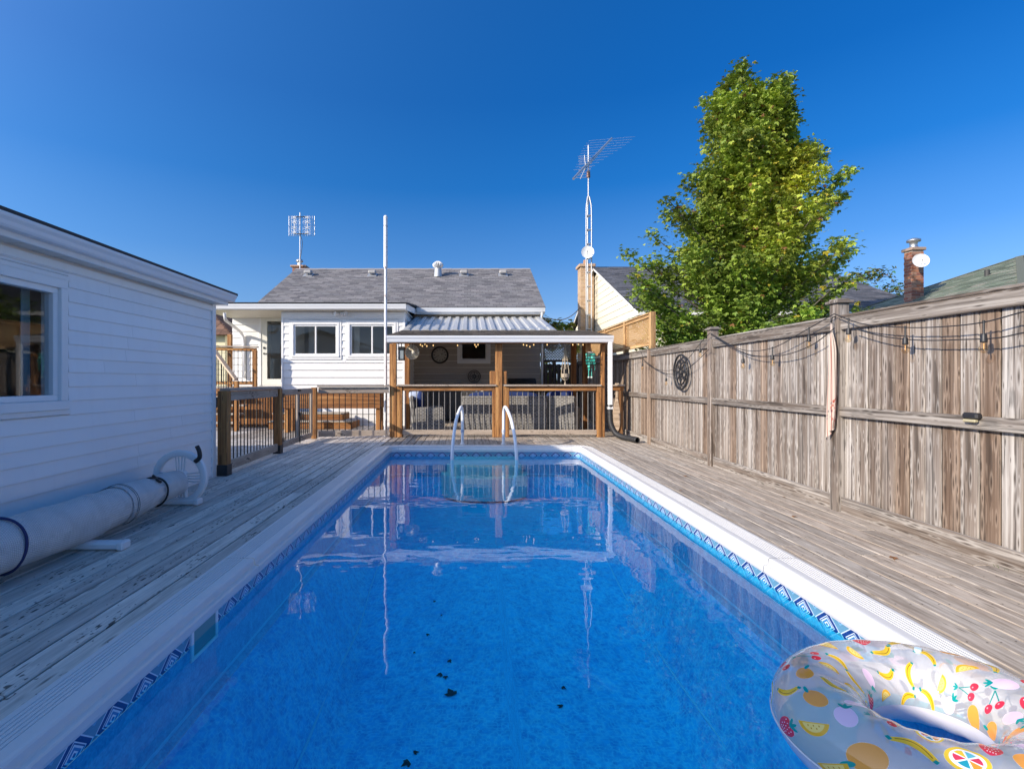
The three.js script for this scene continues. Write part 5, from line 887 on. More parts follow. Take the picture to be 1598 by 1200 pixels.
{ // green roofed house at the right
  const h = thing('neighbour_house', 'house with green grey hip roof rising above the nearest fence panel', 'house', V(14, 0, 13)), eY = 2.75, rY = 4.28, xa = 10.2, xb = 13.7, x2 = 22, Za = 9.6, Zm = 13.0, Zb = 16.4;
  const tn = [[.17, .21, .15], [.22, .25, .19], [.13, .16, .115], [.25, .25, .20]];
  const E = V(xa, eY, Za), uL = new THREE.Vector3(0, 0, -1), sL = new THREE.Vector3(xb - xa, rY - eY, 0), LL = sL.length(); sL.normalize(); const kz = (Zm - Za) / LL;
  shingles(h, E, uL, sL, Zb - Za, LL, tn, { seed: 140, expo: .14, tab: .32, range: (b) => [b * kz, Zb - Za - b * kz] });
  const sF = new THREE.Vector3(0, rY - eY, -(Zm - Za)), LF = sF.length(); sF.normalize(); const kx = (xb - xa) / LF;
  shingles(h, V(xa, eY, Za), new THREE.Vector3(1, 0, 0), sF, x2 - xa, LF, tn, { seed: 141, expo: .14, tab: .32, range: (b) => [b * kx, x2 - xa] });
  const pos = [[xa, eY, Za], [xa, eY, Zb], [xb, rY, Zm], [x2, eY, Za], [x2, rY, Zm], [x2, eY, Zb]].map(([a, b, c]) => [a, b - .012, -c]), idx = [0, 2, 1, 0, 3, 4, 0, 4, 2, 1, 2, 4, 1, 4, 5, 3, 5, 4, 0, 1, 5, 0, 5, 3];
  const rg = new THREE.BufferGeometry(); rg.setAttribute('position', new THREE.Float32BufferAttribute(pos.flat(), 3)); rg.setIndex(idx); part(h, 'roof_deck', (() => { const g = rg.toNonIndexed(); g.computeVertexNormals(); return g; })(), plain(.10, .11, .085, .95));
  part(h, 'hip_cap', beamG(V(xa, eY + .01, Za), V(xb, rY + .005, Zm), .14, .02), plain(.13, .14, .11, .95)); part(h, 'hip_cap', beamG(V(xa, eY + .01, Zb), V(xb, rY + .005, Zm), .14, .02), plain(.12, .13, .10, .95)); part(h, 'ridge_cap', beamG(V(xb, rY + .01, Zm), V(x2, rY + .01, Zm), .22, .03), plain(.12, .13, .10, .95));
  bar(h, 'wall', M.cream, xa + .5, x2 - .3, -.15, eY - .02, Za + .5, Zb - .5, { b: 0 });
  // plumbing vents
  for (const [x, Z] of [[12.4, 12.5]]) part(h, 'vent_pipe', rodG(V(x, eY + (x - xa) / (xb - xa) * (rY - eY) - .05, Z), V(x, eY + (x - xa) / (xb - xa) * (rY - eY) + .14, Z), .05, 10), plain(.05, .05, .05, .6));
}
{
  const t = thing('brick_chimney', 'red brick chimney with metal cap in front of the green grey roof', 'chimney', V(11.5, 0, 13.5));
  brickShaft(t, 11.28, 11.58, 13.3, 13.56, 2.9, 4.52, brickTones.red, 72); bar(t, 'chimney_cap', plain(.36, .26, .20, .9), 11.24, 11.62, 4.522, 4.60, 13.26, 13.6, { b: .012 });
  part(t, 'flue', new THREE.LatheGeometry([[0, 0], [.12, 0], [.10, .03], [.085, .05], [.085, .15], [.15, .17], [.15, .22], [.05, .26], [0, .26]].map(([a, b]) => new THREE.Vector2(a, b)), 16), M.steel, V(11.43, 4.60, 13.43));
}
dish('satellite_dish', 'white satellite dish fixed to the red brick chimney at the right', at(1437, 408, 13.05), .165, new THREE.Vector3(-.55, .25, 1));
{ // house far left
  const h = thing('neighbour_house', 'small cream house with brown roof seen between the garage and porch', 'house', V(-11, 0, 21)), mats = [painted(.72, .66, .44, .6), painted(.70, .64, .43, .6)], f = XF(-14.5, 19);
  part(h, 'wall', wallG(f, [[0, -.15], [5.6, -.15], [5.6, 2.85], [0, 2.85]], []), mats[0]); siding(h, f, 5.6, 0, 2.84, .2, [[4.75, 5.15, 1.2, 2.1]], mats, { seed: 33 });
  bar(h, 'window_frame', M.whiteTrim, -9.75, -9.35, 1.2, 2.1, 18.97, 19.0); bar(h, 'pane', plain(.03, .03, .035, .1), -9.70, -9.40, 1.26, 2.04, 18.96, 18.968, { b: 0 });
  bar(h, 'wall', mats[0], -14.4, -9.0, -.15, 2.84, 19.13, 25, { b: 0 });
  const tn = [[.20, .11, .07], [.25, .14, .09], [.16, .09, .06]], pk = [-11.7, 5.0, 22], C = [[-14.8, 18.7], [-8.55, 18.7], [-8.55, 25.3], [-14.8, 25.3]], pos = []; for (let i = 0; i < 4; i++) { const a = C[i], b = C[(i + 1) % 4]; pos.push(a[0], 2.83, -a[1], b[0], 2.83, -b[1], pk[0], pk[1] - .02, -pk[2]); } const g = new THREE.BufferGeometry(); g.setAttribute('position', new THREE.Float32BufferAttribute(pos, 3)); g.computeVertexNormals(); part(h, 'roof_deck', g, plain(.17, .095, .06, .95));
  const sR = new THREE.Vector3(pk[0] + 8.55, pk[1] - 2.85, 0), LR = sR.length(); sR.normalize(); shingles(h, V(-8.55, 2.85, 18.7), new THREE.Vector3(0, 0, -1), sR, 6.6, LR, tn, { seed: 150, range: (b) => [b * 3.3 / LR, 6.6 - b * 3.3 / LR] });
  const sF = new THREE.Vector3(0, pk[1] - 2.85, -(pk[2] - 18.7)), LF = sF.length(); sF.normalize(); shingles(h, V(-14.8, 2.85, 18.7), new THREE.Vector3(1, 0, 0), sF, 6.25, LF, tn, { seed: 151, range: (b) => [b * 3.1 / LF, 6.25 - b * 3.15 / LF] });
}
{ // aerial on the house chimney
  const t = thing('tv_antenna', 'small square grid television aerial on a white mast above the house roof', 'antenna', V(-6.62, 5.4, 20.35)), c = at(470, 352, 20.3);
  part(t, 'mast', rodG(V(-6.62, 5.2, 20.35), V(-6.62, 7.75, 20.35), .022, 8), M.whiteMetal);
  for (const s of [-1, 1]) for (const q of [0, 1]) { // two reflector screens either side
    const x0 = c.x + s * .05, x1 = c.x + s * .5, y0 = c.y - .38 + q * .40, y1 = y0 + .36, g = []; for (let i = 0; i <= 5; i++) { const x = lerp(x0, x1, i / 5); g.push(rodG(V(x, y0, 20.36), V(x, y1, 20.36), i === 5 ? .015 : .006, 5)); } for (let i = 0; i <= 4; i++) { const y = lerp(y0, y1, i / 4); g.push(rodG(V(x0, y, 20.36), V(x1, y, 20.36), .006, 5)); } part(t, 'reflector_screen', merge(g), M.steel);
    for (let i = 0; i < 2; i++) { const y = y0 + .09 + i * .18, xm = c.x + s * .25; for (const k of [-1, 1]) for (const e of [-1, 1]) part(t, 'bow_element', rodG(V(xm, y, 20.22), V(xm + k * .10, y + e * .05, 20.22), .011, 5), M.whiteMetal); }
  }
  for (const y of [-.33, .33]) part(t, 'crossbar', rodG(V(c.x - .28, c.y + y, 20.28), V(c.x + .28, c.y + y, 20.28), .018, 6), M.black); for (const s of [-1, 1]) part(t, 'feed_rail', rodG(V(c.x + s * .25, c.y - .36, 20.25), V(c.x + s * .25, c.y + .36, 20.25), .014, 6), M.whiteMetal); part(t, 'cable', tubeG([V(-6.62, c.y - .3, 20.3), V(-6.52, c.y - .6, 20.3), V(-6.53, c.y - .9, 20.3), V(-6.6, c.y - 1.3, 20.3)], .012, 20, 5), M.black);
}
tag(part(scene, 'power_cable', tubeG([V(2.3, 3.15, 16.2), V(3.1, 3.27, 17.8), V(3.8, 3.62, 19.4), V(4.42, 4.12, 20.72)], .016, 40, 6), M.black), 'black overhead cable from the house corner to the tan brick chimney', 'cable');

// ---------------------------------------------------------------- trees
const leafG = (() => { // a lobed, slightly folded leaf about 1 unit long
  const lobe = (a, L, W) => { const c = Math.cos(a), s = Math.sin(a), P = (x, y, z) => [x * c - y * s, x * s + y * c, z]; return [...P(0, 0, 0), ...P(W, L * .45, .05), ...P(0, L, -.06), ...P(0, 0, 0), ...P(0, L, -.06), ...P(-W, L * .45, .05)]; };
  const g = new THREE.BufferGeometry(); g.setAttribute('position', new THREE.Float32BufferAttribute([...lobe(0, 1, .26), ...lobe(.85, .72, .22), ...lobe(-.85, .72, .22)], 3)); g.computeVertexNormals(); return g;
})();
const leafMat = phys({ color: col(1, 1, 1), roughness: .5, transmission: .38, thickness: 0, ior: 1.35 });
function leafCloud(parent, name, clumps, perM, size, toneOf, seed) {
  const q = mulberry(seed), gauss = () => (q() + q() + q() + q() - 2) * 1.2, items = [];
  for (const c of clumps) { const n = Math.round(perM * c.n); for (let i = 0; i < n; i++) items.push([c.p.x + gauss() * c.r, c.p.y + gauss() * c.r * .8, c.p.z + gauss() * c.r, c]); }
  const im = new THREE.InstancedMesh(leafG, leafMat, items.length), m = new THREE.Matrix4(), qq = new THREE.Quaternion(), e = new THREE.Euler(), cc = new THREE.Color(), base = wp(parent);
  items.forEach(([x, y, z, c], i) => { const s = size * (.6 + q() * .75); qq.setFromEuler(e.set(-1.9 + (q() - .5) * 1.7, q() * 6.3, (q() - .5) * 1.2, 'YXZ')); m.compose(new THREE.Vector3(x, y, z).sub(base), qq, new THREE.Vector3(s, s, s)); im.setMatrixAt(i, m); const t = toneOf(x, y, z, q, c); im.setColorAt(i, cc.setRGB(...t)); });
  im.name = name; im.userData.kind = 'stuff'; im.castShadow = im.receiveShadow = true; parent.add(im); return im;
}
const barkT = computed(256, 256, (u, v) => { const a = fbm(u * 12, v * 4, 12, 4, 501, 4); return [...mix3([.06, .05, .04], [.22, .19, .16], a), a]; }, .6, 1.2), bark = new THREE.MeshStandardMaterial({ map: barkT.map, bumpMap: barkT.bump, bumpScale: .02, roughness: .95 });
{
  const TX = 5.9, TZ = 11.0, k = TZ / F, t = thing('maple_tree', 'tall leafy green tree with yellowing leaves behind the plank fence', 'tree', V(TX, -.15, TZ));
  const q = mulberry(6061);
  // outline by height: [height, left reach, right reach] in metres from the trunk
  const rows = [[.9, 1.7, 1.9], [1.5, 2.15, 2.15], [2.2, 2.3, 2.2], [2.7, 2.5, 2.15], [3.2, 2.3, 2.05], [3.8, 1.95, 1.85], [4.5, 1.55, 1.6], [5.0, 1.42, 1.45], [5.5, 1.35, 1.25], [6.0, 1.2, 1.05], [6.6, .98, .85], [7.1, .68, .72], [7.5, .4, .48], [7.9, .12, .15]];
  const reach = (y, side) => { let i = 0; while (i < rows.length - 2 && rows[i + 1][0] < y) i++; const f = clamp((y - rows[i][0]) / (rows[i + 1][0] - rows[i][0])); return lerp(rows[i][side], rows[i + 1][side], f); };
  const clumps = [], limbs = [];
  const limb = (y0, y1, ang, R, n = 1) => {
    const dx = Math.cos(ang), dz = Math.sin(ang), base = new THREE.Vector3(TX, y0, -TZ), tip = new THREE.Vector3(TX + dx * R, y1, -TZ + dz * R), mid = base.clone().lerp(tip, .5).add(new THREE.Vector3(0, -.12, 0));
    limbs.push([base, mid, tip]); const cv = new THREE.CatmullRomCurve3([base, mid, tip]);
    for (let s = .30; s <= 1.001; s += .14) { const p = cv.getPoint(Math.min(1, s)); p.x += (q() - .5) * .18; p.z += (q() - .5) * .18; clumps.push({ p, r: .13 + .17 * (1.15 - s), n: n * (.7 + q() * .7) }); }
  };
  for (let i = 0; i < 165; i++) {
    const y = .9 + 6.35 * Math.pow(q(), .85), ang = i * 2.399 + q() * .6, side = Math.cos(ang) < 0 ? 1 : 2, ex = reach(y, side), ez = Math.min(1.9, (reach(y, 1) + reach(y, 2)) / 2), c = Math.abs(Math.cos(ang));
    const R = (ex * c + ez * (1 - c)) * (.56 + .46 * q()); limb(Math.max(.5, y - R * .55 - .2), y, ang, R);
  }
  const outer = [[1330, 262, .8], [1322, 300, .6], [1285, 240, .6], [1262, 225, .5], [1332, 385, .7], [1318, 400, .6], [1318, 440, .6], [975, 392, .7], [985, 425, .8], [1000, 440, .8], [1012, 362, .5], [1040, 308, .6], [1032, 330, .6], [1155, 97, .45], [1148, 118, .6], [1130, 130, .6], [1236, 118, .5], [1220, 120, .6], [1205, 150, .6], [1120, 150, .5], [1241, 188, .6], [1235, 225, .6], [1264, 222, .5], [1062, 500, .8], [1040, 520, .7], [985, 455, .5], [1100, 155, .5], [1012, 470, .4], [1300, 480, .9], [1265, 495, .9]];
  for (const [px, py, n] of outer) { const tip = at(px, py, TZ + (q() - .5) * 1.2); const b = new THREE.Vector3(TX + (tip.x - TX) * .15, tip.y - Math.abs(tip.x - TX) * .5 - .3, -TZ), cv = new THREE.CatmullRomCurve3([b, b.clone().lerp(tip, .5).add(new THREE.Vector3(0, -.08, 0)), tip]); limbs.push(cv.points); for (const s of [.55, .7, .85, .96]) { const p = cv.getPoint(s); clumps.push({ p, r: .20 - .08 * s, n: n * 1.0 }); } }
  for (let i = 0; i < 44; i++) { const y = 1.0 + q() * 6.2, a = q() * 6.3, R = reach(y, 1) * .45 * q(); clumps.push({ p: new THREE.Vector3(TX + Math.cos(a) * R, y, -TZ + Math.sin(a) * R), r: .32, n: .9 }); }
  const trunkG = (pts, r0, r1, seg, rad) => { const g = new THREE.TubeGeometry(new THREE.CatmullRomCurve3(pts), seg, 1, rad), p = g.attributes.position, cv = new THREE.CatmullRomCurve3(pts); for (let i = 0; i < p.count; i++) { const s = Math.floor(i / (rad + 1)) / seg, c = cv.getPointAt(s), r = lerp(r0, r1, s); p.setXYZ(i, c.x + (p.getX(i) - c.x) * r, c.y + (p.getY(i) - c.y) * r, c.z + (p.getZ(i) - c.z) * r); } g.computeVertexNormals(); return g; };
  part(t, 'trunk', trunkG([new THREE.Vector3(TX, -.2, -TZ), new THREE.Vector3(TX + .05, 2, -TZ), new THREE.Vector3(TX - .08, 4.5, -TZ + .05), new THREE.Vector3(TX, 7.6, -TZ)], .15, .015, 30, 10), bark);
  const lg = part(t, 'limbs', merge(limbs.map((p) => trunkG(p, .028, .006, 8, 5))), bark); lg.userData.kind = 'stuff';
  leafCloud(t, 'crown', clumps, 92, .086, (x, y, z, r, c) => {
    c.tone ??= r(); const gold = Math.exp(-((x - 6.35) ** 2 + (y - 5.3) ** 2) / .35) + .6 * Math.exp(-((x - 6.7) ** 2 + (y - 3.9) ** 2) / .8), d = r();
    if (d < .12 * gold + .015) return [.62, .50, .06]; if (d > .985) return [.30, .14, .06];
    const k = .58 + .95 * c.tone + .3 * r(), low = sstep(4.2, 2.2, y); return mix3(mix3([.20, .285, .045], [.54, .56, .07], clamp(gold * .6 + .4 * r())), [.20, .34, .05], low * .6).map((z2) => z2 * k);  // random clump brightness stands in for sunlit and dark clumps
  }, 77);
}
{ // distant tree behind the dark roof, and greenery beyond the side gate
  const mk = (label, x, Z, y0, y1, R, seed, tone, n) => { const t = thing('broadleaf_tree', label, 'tree', V(x, 0, Z)), q = mulberry(seed), cl = []; part(t, 'trunk', rodG(V(x, -.15, Z), V(x, (y0 + y1) / 2, Z), .16, 8, .06), bark); for (let i = 0; i < n; i++) { const a = q() * 6.3, u = q() * 2 - 1, r = R * (.55 + .45 * q()), s = Math.sqrt(1 - u * u); cl.push({ p: new THREE.Vector3(x + Math.cos(a) * s * r, (y0 + y1) / 2 + u * (y1 - y0) / 2 * (.6 + .4 * q()), -Z + Math.sin(a) * s * r), r: R * .13, n: 1 }); } leafCloud(t, 'crown', cl, 34, .16, (X, y, z, r) => tone.map((c) => c * (.6 + .8 * r())), seed); };
  mk('distant light green tree peeping over the dark roof right of the big tree', 19.5, 26, 2.5, 7.0, 2.2, 12, [.16, .19, .06], 110);
  mk('yellow green bush tree seen through the lattice beyond the side gate', 2.95, 18.2, .4, 3.4, 1.1, 13, [.30, .30, .06], 90);
}

// ---------------------------------------------------------------- pool cover on its reel
{
  const ax = -2.80, ay = .255, t = thing('cover_reel', 'white pool cover reel with spoked wheel and black crank standing by the garage wall', 'cover reel', V(ax, 0, 4.2));
  const wm = plain(.80, .81, .82, .4), wZ = 5.05;
  const w = grp(t, 'wheel', V(ax, ay + .01, wZ)); part(w, 'rim', (() => { const g = new THREE.LatheGeometry([[.205, -.03], [.255, -.032], [.262, -.02], [.262, .02], [.255, .032], [.205, .03], [.20, .0], [.205, -.03]].map(([a, b]) => new THREE.Vector2(a, b)), 56); g.rotateX(Math.PI / 2); return g; })(), wm, V(ax, ay + .01, wZ));
  for (let i = 0; i < 4; i++) for (const d of [-.035, -.012, .012, .035]) { const a = i * Math.PI / 2 + Math.PI / 2, c = Math.cos(a), s = Math.sin(a), n = [-s * d, c * d]; part(w, 'spoke', rodG(V(ax + c * .05 + n[0], ay + .01 + s * .05 + n[1], wZ), V(ax + c * .21 + n[0] * 1.3, ay + .01 + s * .21 + n[1] * 1.3, wZ), .007, 6), wm); }
  part(w, 'hub', new THREE.CylinderGeometry(.07, .07, .07, 20).rotateX(Math.PI / 2), wm, V(ax, ay + .01, wZ));
  part(w, 'crank_handle', tubeG([V(ax + .17, ay + .17, wZ - .05), V(ax + .215, ay + .21, wZ - .06), V(ax + .215, ay + .27, wZ - .065), V(ax + .19, ay + .32, wZ - .06)], .021, 20, 10), M.black);
  part(t, 'axle', rodG(V(ax, ay, 2.2), V(ax, ay, 5.08), .045, 14), M.galv);
  for (const Z of [5.05, 3.72]) { const f = grp(t, 'foot', V(ax, 0, Z)); part(f, 'foot_bar', beamG(V(ax - .25, .03, Z), V(ax + (Z > 5 ? .17 : .34), .03, Z), .085, .055, 0, .014), wm); if (Z > 5) part(f, 'foot_post', beamG(V(ax, .05, Z + .05), V(ax, ay, Z + .05), .07, .05, 0, .01), wm); part(f, 'foot_pad', cbox(.05, .06, .10, .01), M.whiteMetal, V(ax + (Z > 5 ? .17 : .33), .031, Z)); }
}
{
  const ax = -2.80, ay = .225, t = thing('rolled_cover', 'translucent grey white bubble pool cover rolled up on the reel by the garage', 'pool cover', V(ax, ay, 3.8));
  const bub = computed(512, 512, (u, v) => { const n = 40, x = u * n, y = v * n, fx = (x + (Math.floor(y) % 2) * .5) % 1 - .5, fy = y % 1 - .5, d = Math.hypot(fx, fy), k = sstep(.46, .2, d), l = fbm(u * 4, v * 8, 4, 8, 611, 4), c = .66 + .16 * k + .20 * (l - .5); return [c * .97, c * .985, c * .99, .3 + .6 * k]; }, .55, .55);
  const sheet = phys({ map: bub.map, bumpMap: bub.bump, bumpScale: .006, roughness: .42, transmission: .12, thickness: 0 }), q = mulberry(88);
  const roll = (name, Za, Zb, ra, rb, neck = null) => { const n = 44, m = Math.max(4, Math.round((Zb - Za) / .045)), pos = [], uv = [], idx = []; for (let j = 0; j <= m; j++) { const k = j / m, Z = lerp(Za, Zb, k); let r0 = lerp(ra, rb, k); if (neck) r0 -= neck[1] * Math.exp(-(((Z - neck[0]) / .07) ** 2)); for (let i = 0; i <= n; i++) { const a = i / n * Math.PI * 2, sp = r0 * (1 + .025 * Math.sin(a * 3 + Z * 3) + .05 * (pn(a * 2.5464, Z * 5, 16, 64, 5) - .5) - (neck ? .07 * Math.abs(Math.sin(a * 5 + 1)) * Math.exp(-(((Z - neck[0]) / .22) ** 2)) : 0)); pos.push(ax + Math.cos(a) * sp, ay + Math.sin(a) * sp - .02 * Math.sin((Z - 2.2) * 1.1) ** 2, -Z); uv.push(a * .16, Z); } }
    for (let j = 0; j < m; j++) for (let i = 0; i < n; i++) { const a = j * (n + 1) + i, b = a + n + 1; idx.push(a, b, a + 1, a + 1, b, b + 1); } const g = new THREE.BufferGeometry(); g.setAttribute('position', new THREE.Float32BufferAttribute(pos, 3)); g.setAttribute('uv', new THREE.Float32BufferAttribute(uv, 2)); g.setIndex(idx); g.computeVertexNormals(); part(t, name, g, sheet); };
  roll('cover_sheet', 2.3, 3.86, .157, .160); roll('cover_sheet', 3.80, 4.12, .150, .152); roll('cover_sheet', 4.10, 4.97, .160, .120, [4.62, .026]);
  for (const [Z, r, m, w] of [[4.62, .128, M.black, .009], [3.10, .168, plain(.02, .03, .12, .7), .009]]) part(t, 'cord', (() => { const P = []; for (let i = 0; i < 24; i++) { const a = i / 24 * 6.283; P.push(V(ax + Math.cos(a) * r, ay - .01 + Math.sin(a) * r, Z + .012 * Math.sin(a * 2))); } return tubeG(P, w, 60, 6, true); })(), m);
  part(t, 'cord_knot', tubeG([V(ax - .02, ay + .118, 4.66), V(ax + .01, ay + .135, 4.60), V(ax + .05, ay + .115, 4.58), V(ax + .075, ay + .11, 4.55), V(ax + .09, ay + .085, 4.58)], .012, 30, 6), M.black);
  for (const Z of [4.155, 4.175]) part(t, 'seam', (() => { const P = []; for (let i = 0; i < 40; i++) { const a = i / 40 * 6.283; P.push(V(ax + Math.cos(a) * .1625, ay - .0145 + Math.sin(a) * .1625, Z)); } return tubeG(P, .0022, 80, 5, true); })(), plain(.2, .21, .22, .8));
}

// ---------------------------------------------------------------- pool ladder
{
  const t = thing('pool_steps', 'white pool steps with two arched handrails at the far end of the pool', 'pool steps', V(.26, 0, 9.3));
  const rail = (xb, xf) => { const pts = [V(xb, -.02, 9.78), V(xb, .35, 9.77), V(xb + (xf - xb) * .02, .62, 9.74), V(xb + (xf - xb) * .08, .705, 9.66), V(xb + (xf - xb) * .2, .70, 9.54), V(xb + (xf - xb) * .6, .52, 9.28), V(xb + (xf - xb) * .88, .22, 9.05), V(xf, -.10, 8.92), V(xf, -.45, 8.90), V(xf, -.66, 8.90)]; part(t, 'handrail', tubeG(pts, .029, 90, 12), M.whiteMetal); part(t, 'rail_collar', new THREE.CylinderGeometry(.034, .036, .05, 14), plain(.45, .5, .6, .4), V(xb, .26, 9.77)); part(t, 'rail_flange', new THREE.LatheGeometry([[.026, .03], [.04, .025], [.055, .0], [.026, 0]].map(([a, b]) => new THREE.Vector2(a, b)), 18), M.whiteMetal, V(xb, .004, 9.78)); };
  rail(-.135, -.30); rail(.635, .80);
  const stepG = (w0, d, y0, y1) => { const s = new THREE.Shape(); s.moveTo(-w0 / 2, 0); s.lineTo(w0 / 2, 0); s.bezierCurveTo(w0 / 2, d * .7, w0 * .3, d, 0, d); s.bezierCurveTo(-w0 * .3, d, -w0 / 2, d * .7, -w0 / 2, 0); return new THREE.ExtrudeGeometry(s, { depth: y1 - y0, bevelSize: .02, bevelThickness: .015, bevelSegments: 2, curveSegments: 16 }).rotateX(Math.PI / 2).translate(0, y1, 0); };
  const m = plain(.68, .72, .70, .4); [[1.12, .26, -.80, -.17], [1.3, .46, -.80, -.30], [1.5, .68, -.80, -.44]].forEach(([w, d, a, b], i) => part(t, 'step', stepG(w, d, a, b), m, V(.26, 0, 9.36)));
}

// ---------------------------------------------------------------- swim ring
{
  const R = .338, r = .16, q = mulberry(515), t = thing('swim_ring', 'clear inflatable swim ring with fruit print leaning on the right pool edge', 'swim ring', V(1.645, -.045, 1.86));
  const fruit = {
    banana(c, s) { c.fillStyle = '#f2c52c'; c.beginPath(); c.moveTo(-.5 * s, -.75 * s); c.bezierCurveTo(.35 * s, -.6 * s, .55 * s, .2 * s, .1 * s, .95 * s); c.bezierCurveTo(-.05 * s, 1 * s, -.15 * s, .95 * s, -.12 * s, .85 * s); c.bezierCurveTo(0, .2 * s, -.1 * s, -.25 * s, -.62 * s, -.55 * s); c.closePath(); c.fill(); c.strokeStyle = '#8c6a14'; c.lineWidth = s * .045; c.beginPath(); c.moveTo(-.35 * s, -.6 * s); c.bezierCurveTo(.2 * s, -.35 * s, .3 * s, .2 * s, .05 * s, .75 * s); c.stroke(); c.fillStyle = '#17908a'; c.fillRect(-.66 * s, -.86 * s, .2 * s, .26 * s); c.fillRect(-.12 * s, .85 * s, .2 * s, .16 * s); },
    cherry(c, s) { c.strokeStyle = '#138a83'; c.lineWidth = s * .07; for (const x of [-.35, .4]) { c.beginPath(); c.moveTo(0, -.8 * s); c.quadraticCurveTo(x * s * .4, -.2 * s, x * s, .3 * s); c.stroke(); } c.fillStyle = '#e2354a'; for (const [x, y] of [[-.38, .5], [.42, .42]]) { c.beginPath(); c.arc(x * s, y * s, .32 * s, 0, 7); c.fill(); } c.fillStyle = '#f79aa4'; for (const [x, y] of [[-.46, .4], [.34, .32]]) { c.beginPath(); c.arc(x * s, y * s, .07 * s, 0, 7); c.fill(); } fruit.leaf(c, s * .4, 0, -.9 * s); },
    leaf(c, s, x = 0, y = 0) { c.fillStyle = '#159a94'; for (const a of [-.7, 0, .7]) { c.save(); c.translate(x, y); c.rotate(a); c.beginPath(); c.ellipse(0, -s * .5, s * .2, s * .6, 0, 0, 7); c.fill(); c.restore(); } },
    strawberry(c, s) { c.fillStyle = '#e23b4e'; c.beginPath(); c.moveTo(-.5 * s, -.45 * s); c.bezierCurveTo(-.8 * s, .2 * s, -.2 * s, .9 * s, 0, .95 * s); c.bezierCurveTo(.2 * s, .9 * s, .8 * s, .2 * s, .5 * s, -.45 * s); c.bezierCurveTo(.2 * s, -.65 * s, -.2 * s, -.65 * s, -.5 * s, -.45 * s); c.fill(); c.fillStyle = '#fff'; for (let i = 0; i < 16; i++) c.fillRect((-.42 + .24 * (i % 4) + (Math.floor(i / 4) % 2) * .1) * s * (1 - Math.floor(i / 4) * .16), (-.3 + .28 * Math.floor(i / 4)) * s, .05 * s, .1 * s); fruit.leaf(c, s * .55, 0, -.4 * s); },
    orange(c, s) { c.fillStyle = '#f3a548'; c.beginPath(); c.ellipse(0, 0, .82 * s, .62 * s, 0, 0, 7); c.fill(); c.fillStyle = '#159a94'; c.beginPath(); c.ellipse(-.95 * s, -.1 * s, .34 * s, .13 * s, .3, 0, 7); c.fill(); },
    slice(c, s) { c.fillStyle = '#f5cf3a'; c.beginPath(); c.ellipse(0, 0, .9 * s, .78 * s, 0, 0, 7); c.fill(); c.fillStyle = '#fff'; c.beginPath(); c.ellipse(0, 0, .72 * s, .62 * s, 0, 0, 7); c.fill(); const k = ['#e2455c', '#f2a03a', '#2a9fb5', '#e2455c', '#f5cf3a', '#6cc3cf']; for (let i = 0; i < 6; i++) { c.fillStyle = k[i]; c.beginPath(); c.moveTo(.06 * s * Math.cos(i * 1.047 + .5), .06 * s * Math.sin(i * 1.047 + .5)); c.arc(0, 0, .54 * s, i * 1.047 + .1, i * 1.047 + .95); c.closePath(); c.fill(); } },
    wedge(c, s) { c.fillStyle = '#f0b72e'; c.beginPath(); c.arc(0, -.3 * s, .8 * s, .15, 3.0); c.closePath(); c.fill(); c.fillStyle = '#f8dc7a'; c.beginPath(); c.arc(0, -.25 * s, .58 * s, .2, 2.94); c.closePath(); c.fill(); c.fillStyle = '#c98a15'; for (let i = 0; i < 5; i++) c.fillRect((-.3 + i * .14) * s, (-.05 + (i % 2) * .14) * s, .05 * s, .08 * s); },
    pale(c, s) { c.fillStyle = '#eccfe4'; c.beginPath(); c.ellipse(0, 0, .55 * s, .75 * s, 0, 0, 7); c.fill(); fruit.leaf(c, s * .5, 0, -.6 * s); },
    dots(c, s) { c.fillStyle = '#5a8fa0'; for (let i = 0; i < 14; i++) c.fillRect((-.6 + (i % 5) * .3) * s, (-.4 + Math.floor(i / 5) * .3) * s, .11 * s, .05 * s); },
  };
  const kinds = ['banana', 'cherry', 'strawberry', 'orange', 'slice', 'wedge', 'pale', 'banana', 'strawberry', 'orange', 'cherry', 'wedge', 'slice', 'pale', 'dots'];
  const W = 2048, H = 1024, spots = []; const cols = 16, rowsN = 6; for (let j = 0; j < rowsN; j++) for (let i = 0; i < cols; i++) spots.push([(i + .5 + (j % 2) * .5 + (q() - .5) * .3) * W / cols, (j + .5 + (q() - .5) * .3) * H / rowsN, q() * 6.3, 44 + q() * 14, kinds[(i * 4 + j * 7 + Math.floor(q() * 3)) % kinds.length]]);
  const paint = (c, mask) => { for (const [x, y, a, s, kd] of spots) for (const dx of [0, W, -W]) { c.save(); c.translate(x + dx, y); c.scale(1, 2); c.rotate(a); fruit[kd](c, s); c.restore(); } };
  const print = canvasTex(W, H, (c) => { c.fillStyle = '#f3f2f2'; c.fillRect(0, 0, W, H); paint(c); });
  const clear = canvasTex(W, H, (c, w, h) => { c.fillStyle = '#000'; c.fillRect(0, 0, w, h); paint(c); const d = c.getImageData(0, 0, w, h), p = d.data; for (let i = 0; i < p.length; i += 4) { const k = p[i] + p[i + 1] + p[i + 2] > 60 ? 20 : 168; p[i] = p[i + 1] = p[i + 2] = k; } c.putImageData(d, 0, 0); }, false);
